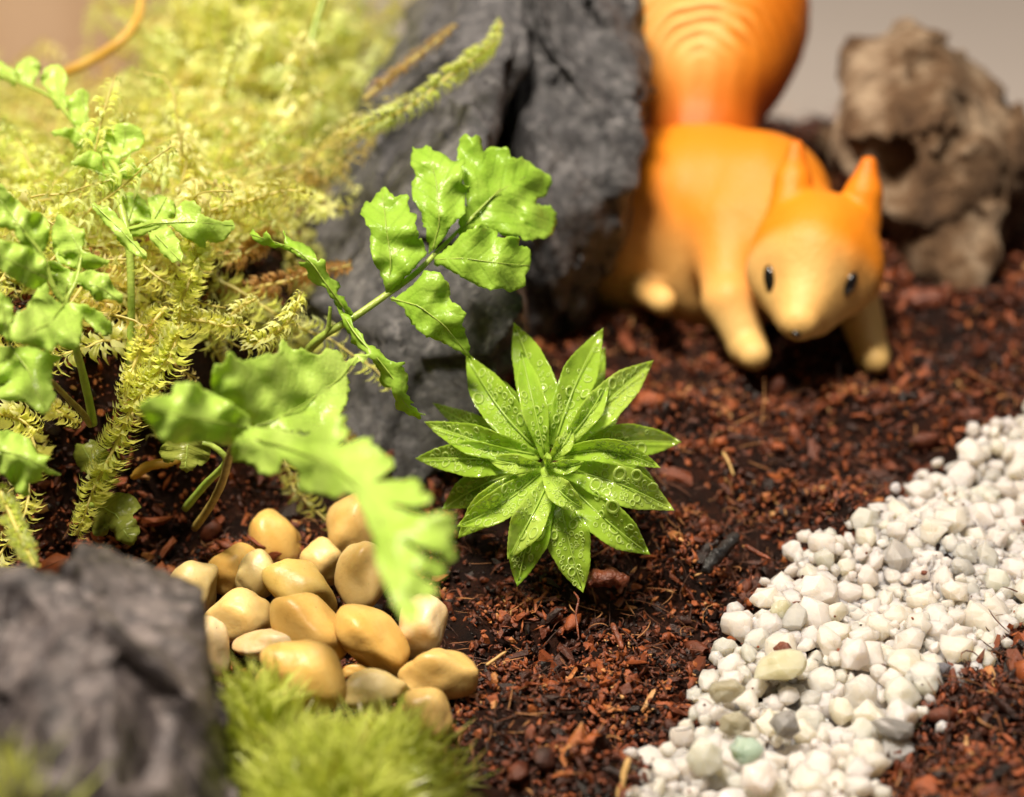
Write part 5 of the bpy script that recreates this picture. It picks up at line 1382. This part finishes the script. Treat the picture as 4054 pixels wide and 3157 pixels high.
# ================================================================== yellow pebbles
def build_pebbles():
    S = 1.3536
    rows = [  # x0, x1, y0, y1 in the close view, tilt, lift, material, label
        (525, 790, 175, 470, -0.6, 0.18, 'peb_yellow', 'deep yellow pebble at the back of the pile, leaning right'),
        (310, 600, 350, 605, 0.5, 0.22, 'peb_yellow', 'yellow pebble partly hidden behind the small greyish one'),
        (458, 660, 385, 638, 0.3, 0.34, 'peb_grey', 'small greyish translucent pebble with a pointed top'),
        (610, 980, 440, 760, -0.4, 0.30, 'peb_olive', 'large round olive-yellow pebble in the middle of the pile'),
        (805, 1020, 320, 560, -0.2, 0.20, 'peb_pale', 'small pale yellow pebble with a notched top, behind the olive one'),
        (945, 1230, 75, 430, 0.2, 0.24, 'peb_brown', 'brownish yellow pebble farthest back under the fern leaf'),
        (990, 1270, 350, 730, 0.0, 0.30, 'peb_pale', 'tall lumpy pale pebble half covered by the fern tip'),
        (95, 348, 445, 740, 0.0, 0.20, 'peb_grey', 'dull greenish grey pebble leftmost of the pile, against the front rock'),
        (295, 630, 592, 850, 0.2, 0.26, 'peb_pale', 'glossy pale pebble with soil stuck to its lower edge'),
        (650, 1052, 628, 965, -0.55, 0.40, 'peb_yellow', 'smooth yellow pebble with a blunt ridge, in front of the olive one'),
        (1000, 1368, 688, 1042, -0.65, 0.36, 'peb_yellow', 'long egg-shaped yellow pebble slanting down to the right'),
        (1310, 1578, 625, 958, 0.45, 0.30, 'peb_white', 'creamy white pebble beside the soil, tapering downward'),
        (1340, 1735, 918, 1168, 0.1, 0.24, 'peb_brown', 'angular tan pebble rightmost of the pile on the soil'),
        (610, 1030, 880, 1225, -0.5, 0.48, 'peb_yellow', 'big blurred pale yellow pebble behind the green moss'),
        (450, 872, 805, 960, 0.1, 0.30, 'peb_white', 'white and orange streaked pebble squeezed behind the big blurred one'),
        (235, 415, 750, 1085, -0.25, 0.30, 'peb_white', 'pale pebble wedged between the front rock and the moss'),
        (1022, 1172, 985, 1075, 0.0, 0.16, 'peb_yellow', 'orange-yellow pebble peeping out below the egg-shaped one'),
        (1020, 1370, 1020, 1235, 0.0, 0.34, 'peb_grey', 'dull beige pebble just above the green moss'),
        (1360, 1605, 1128, 1400, -0.4, 0.28, 'peb_brown', 'hollowed brown pebble half sunk in the green moss'),
        (575, 705, 690, 815, 0.0, 0.16, 'peb_yellow', 'small dark yellow pebble deep in the gap of the pile'),
        (565, 720, 1000, 1160, 0.0, 0.40, 'peb_yellow', 'small bright yellow pebble at the tip of the moss'),
    ]
    for i, (x0, x1, y0, y1, tilt, lift, mk, label) in enumerate(rows):
        rng = np.random.default_rng(300 + i * 7)
        V, F = pebble_mesh(rng, int(rng.integers(9, 14)), 3, crease=0.42)
        for _ in range(2):                      # soften the edges that are left
            acc = np.zeros_like(V); cnt = np.zeros(len(V))
            for e_ in ((0, 1), (1, 2), (2, 0)):
                np.add.at(acc, F[:, e_[0]], V[F[:, e_[1]]]); np.add.at(cnt, F[:, e_[0]], 1)
                np.add.at(acc, F[:, e_[1]], V[F[:, e_[0]]]); np.add.at(cnt, F[:, e_[1]], 1)
            V = 0.4 * V + 0.6 * acc / cnt[:, None]
        V = V * (1 + 0.14 * noise(V, 1.15, i)[:, None] + 0.05 * noise(V, 2.4, i + 20)[:, None] + 0.010 * noise(V, 6, i + 50)[:, None])
        px, py = 600 + (x0 + x1) / 2 / S, 1900 + (y0 + y1) / 2 / S
        d = depth_at(px, py, lift)
        hw, hh = 1.10 * (x1 - x0) / 2 / S / FPX * d, 1.12 * (y1 - y0) / 2 / S / FPX * d
        # tilt in the picture plane, then fit to the seen width and height
        ct, s_ = math.cos(tilt), math.sin(tilt)
        ax = 1.18 if abs(tilt) > 0.15 else 1.0
        V = V * np.array([ax, 1 / ax, 1.0])
        V = np.stack([V[:, 0] * ct - V[:, 1] * s_, V[:, 0] * s_ + V[:, 1] * ct, V[:, 2]], 1)
        V = V - (V.max(0) + V.min(0)) / 2; V = V / ((V.max(0) - V.min(0)) / 2)
        th = 0.42 * (hw + hh)
        W = P(px, py, d) + V[:, :1] * hw * RGT + V[:, 1:2] * hh * UPV - V[:, 2:] * th * FWD
        o = part('pebble', W, F, M[mk])
        tag(o, label, 'pebble', 'yellow pebbles piled by the front rock')
build_pebbles()

# ================================================================== white gravel
def build_gravel():
    S = 1.1675
    pw = STRIP
    rng = np.random.default_rng(77)
    lo, hi = pw.min(0), pw.max(0)
    variants = []
    fine = []
    for i in range(14):
        for lv_, store in ((1, variants), (1, fine)):
            r = np.random.default_rng(900 + i)
            V, F = pebble_mesh(r, int(r.integers(11, 17)), lv_, crease=0.9)
            q = V * 1.0 + r.uniform(-9, 9, 3)
            V = V * (1 + 0.20 * noise(q, 1.6, 5) + 0.09 * noise(q, 3.4, 6))[:, None]
            V = V * np.array([1.0, r.uniform(0.65, 1.0), r.uniform(0.55, 0.9)])
            store.append((V, F))
    # top layer: dart throwing with varied sizes
    pts, rad = np.zeros((0, 2)), np.zeros(0)
    P_, R_ = [], []
    cell = {}
    cand = rng.uniform(lo, hi, (26000, 2)); cand = cand[inside(cand + rng.normal(0, 0.09, cand.shape), pw)]
    rr = np.clip(np.exp(rng.normal(-2.50, 0.34, len(cand))), 0.045, 0.16)
    order = np.argsort(-rr[:1200]); order = np.concatenate([order, np.arange(1200, len(cand))])
    A = np.zeros((4000, 3)); n = 0
    for i in order:
        if n:
            d2 = (A[:n, 0] - cand[i, 0]) ** 2 + (A[:n, 1] - cand[i, 1]) ** 2
            if (d2 < (0.66 * (A[:n, 2] + rr[i])) ** 2).any(): continue
        A[n] = (cand[i, 0], cand[i, 1], rr[i]); n += 1
        if n >= 3990: break
    A = A[:n]
    z = ground(A[:, 0], A[:, 1]) * 0.6 + 0.10 + 0.07 * noise(np.stack([A[:, 0], A[:, 1], A[:, 0] * 0], -1), 1.1, 7) + rng.uniform(-0.03, 0.09, n)
    C = np.stack([A[:, 0], A[:, 1], z], 1)
    rel = C - CAMP; dep = rel @ FWD
    px = CX + FPX * (rel @ RGT) / dep; py = CY - FPX * (rel @ UPV) / dep
    vis = (px > -30) & (px < 4090) & (py > 0) & (py < 3190)
    size = A[:, 2] / dep * (1 + 0.25 * rng.uniform(size=n)); size[~vis] = 0
    pick = np.argsort(-size)[:286]
    chosen = np.zeros(n, bool); chosen[pick] = True
    meshes = [make_mesh('gravel_grain', V, F, False) for V, F in fine]
    for me in meshes: me.materials.append(M['gravel'])
    for i in pick:
        o = bpy.data.objects.new('gravel_grain', meshes[int(rng.integers(14))])
        COL.objects.link(o)
        o.location = C[i]; o.scale = [float(A[i, 2] * s) for s in rng.uniform(0.95, 1.25, 3)]
        o.rotation_euler = rng.uniform(-0.6, 0.6, 2).tolist() + [float(rng.uniform(0, 6.28))]
        tag(o, 'small rough white grain in the pale gravel strip across the soil', 'gravel', 'white gravel grains in the strip')
    # grains one can single out
    special = [  # picture x, y, half width px, half height, material, label, variant
        (3085, 2638, 112, 62, 'g_cream', 'largest cream grain of the gravel, long and rounded, near the left edge of the strip', 0, 0.10),
        (3108, 2870, 66, 60, 'g_grey', 'rough mid-grey grain among the white gravel above the pale green one', 1, -0.2),
        (2955, 2970, 72, 58, 'g_green', 'pale mint green grain in the white gravel near the bottom edge', 2, 0.1),
        (2905, 2865, 66, 48, 'g_tan', 'beige tan grain at the left edge of the gravel, beside the grey one', 3, 0.2),
        (3530, 2885, 90, 44, 'g_grey', 'long light grey grain at the right edge of the gravel by the soil bank', 4, -0.3),
        (3733, 2650, 44, 26, 'g_blue', 'small dark bluish grain at the right edge of the gravel', 5, 0.0),
        (2790, 2995, 78, 72, 'gravel', 'big plain white grain left of the mint green one', 6, 0.3),
        (3010, 3080, 82, 74, 'gravel', 'big white grain below the mint green one at the bottom edge', 7, 0.0),
        (2880, 2735, 74, 44, 'g_tan', 'greyish wedge-shaped grain jutting from the left edge of the gravel', 8, 0.25),
        (3095, 2420, 50, 44, 'g_cream', 'yellowish grain sticking out at the left edge above the big cream one', 9, 0.0),
        (3100, 2567, 40, 26, 'red_bark', 'brown-stained grain just above the big cream one', 10, 0.0),
    ]
    for (x, y, hw, hh, mk, label, v, rot) in special:
        V, F = fine[v]
        c = G(x, y, 0.30); d = (c - CAMP) @ FWD
        W = V - (V.max(0) + V.min(0)) / 2; W = W / ((W.max(0) - W.min(0)) / 2)
        w, h = hw / FPX * d, hh / FPX * d
        W = np.stack([W[:, 0] * w, W[:, 1] * h, W[:, 2] * (w + h) * 0.45], 1)
        W = np.stack([W[:, 0] * math.cos(rot) - W[:, 1] * math.sin(rot), W[:, 0] * math.sin(rot) + W[:, 1] * math.cos(rot), W[:, 2]], 1)
        o = part('gravel_grain', c + W[:, :1] * RGT + W[:, 1:2] * UPV - W[:, 2:] * FWD, F, M[mk], smooth=False)
        tag(o, label, 'gravel')
    # the rest of the strip: the small and hidden grains
    rest = [(C[i], A[i, 2] * 1.08) for i in range(n) if not chosen[i]]
    u = rng.uniform(lo, hi, (3400, 2)); u = u[inside(u, pw)]
    zb = ground(u[:, 0], u[:, 1]) * 0.6 + 0.03
    rest += [(np.array([a[0], a[1], zz]), float(r)) for a, zz, r in zip(u, zb, rng.uniform(0.06, 0.12, len(u)))]
    chunks = []
    Rm = rand_rot(rng, len(rest))
    for j, (c, r) in enumerate(rest):
        V, F = variants[j % 14]
        chunks.append(((V * r) @ Rm[j].T + c, F, np.full(len(V), rng.uniform())))
    V, F, t = join(chunks)
    o = part('gravel_bed', V, F, M['gravel_mass'], loc=(0, 0, 0), tint=t, kind='stuff', smooth=False)
    tag(o, 'mass of fine white quartz gravel filling the strip', 'gravel')
    # crumbs of soil spilled on the gravel
    b, f = ico(1); chunks = []
    for _ in range(85):
        i = int(rng.integers(n))
        if not vis[i]: continue
        c = C[i] + np.array([rng.normal(0, 0.05), rng.normal(-0.02, 0.05), A[i, 2] * rng.uniform(0.5, 0.8)]); r = float(np.clip(np.exp(rng.normal(-4.4, 0.5)), 0.006, 0.035))
        chunks.append((b * r * rng.uniform(0.6, 1.4, (len(b), 1)) + c, f, np.full(len(b), rng.uniform(0.3, 0.7))))
    V, F, t = join(chunks)
    o = part('soil_specks', V, F, M['soil'], loc=(0, 0, 0), tint=t, kind='stuff', smooth=False)
    tag(o, 'tiny specks of brown soil lying on the white gravel', 'soil specks')
build_gravel()

# ================================================================== small loose pieces on the soil
def stick(name, pts, lift, rad, mat, label, cat, sides=6, lumps=0.15):
    path = catmull([G(x, y, z) + np.array([0, 0, 0]) for (x, y), z in zip(pts, lift)], 14)
    prof = np.interp(np.linspace(0, 1, 14), [0, 0.1, 0.9, 1], [0.6, 1, 0.9, 0.4]) * rad
    V, F = tube(path, prof, sides, lumps, len(label))
    o = part(name, V, F, mat)
    tag(o, label, cat)
stick('straw', [(2445, 3170), (2465, 3090), (2490, 3000)], [0.1, 0.22, 0.35], 0.030, M['straw'], 'short pale straw stick standing in the soil at the bottom edge', 'straw')
stick('rootlet', [(2272, 2345), (2290, 2375), (2280, 2430), (2285, 2480), (2292, 2530)], [0.35, 0.34, 0.28, 0.22, 0.2], 0.010, M['red_bark'], 'thin curling reddish root below the rosette leaves', 'root')
stick('rootlet', [(2862, 1790), (2885, 1830), (2905, 1885)], [0.28, 0.24, 0.15], 0.014, M['straw'], 'pale bent rootlet on the soil right of the green rosette', 'root')
stick('bark_chip', [(2320, 2300), (2400, 2288), (2490, 2300)], [0.34, 0.36, 0.33], 0.070, M['red_bark'], 'wet red-brown bark chip touching the lowest rosette leaf', 'bark chip', 8, 0.4)
stick('bark_chip', [(2790, 2260), (2830, 2210), (2880, 2160), (2920, 2120)], [0.25, 0.25, 0.24, 0.22], 0.055, M['bark'], 'black twisted bark chip on the soil between rosette and gravel', 'bark chip', 8, 0.4)
stick('twig', [(2425, 2470), (2445, 2520), (2465, 2570)], [0.30, 0.27, 0.24], 0.026, M['red_bark'], 'short reddish twig lying below the rosette', 'twig')
stick('twig', [(2950, 2160), (3000, 2190), (3050, 2215)], [0.2, 0.2, 0.2], 0.022, M['red_bark'], 'thin brown twig pointing at the gravel from the black bark chip', 'twig')
stick('twig', [(1925, 2635), (1960, 2610), (2005, 2580)], [0.18, 0.2, 0.24], 0.014, M['straw'], 'tiny tan twig right of the angular tan pebble', 'twig')
stick('bark_chip', [(3560, 1165), (3660, 1190), (3760, 1185)], [0.2, 0.24, 0.2], 0.12, M['red_bark'], 'flat red bark chip in front of the tan rock', 'bark chip', 8, 0.3)
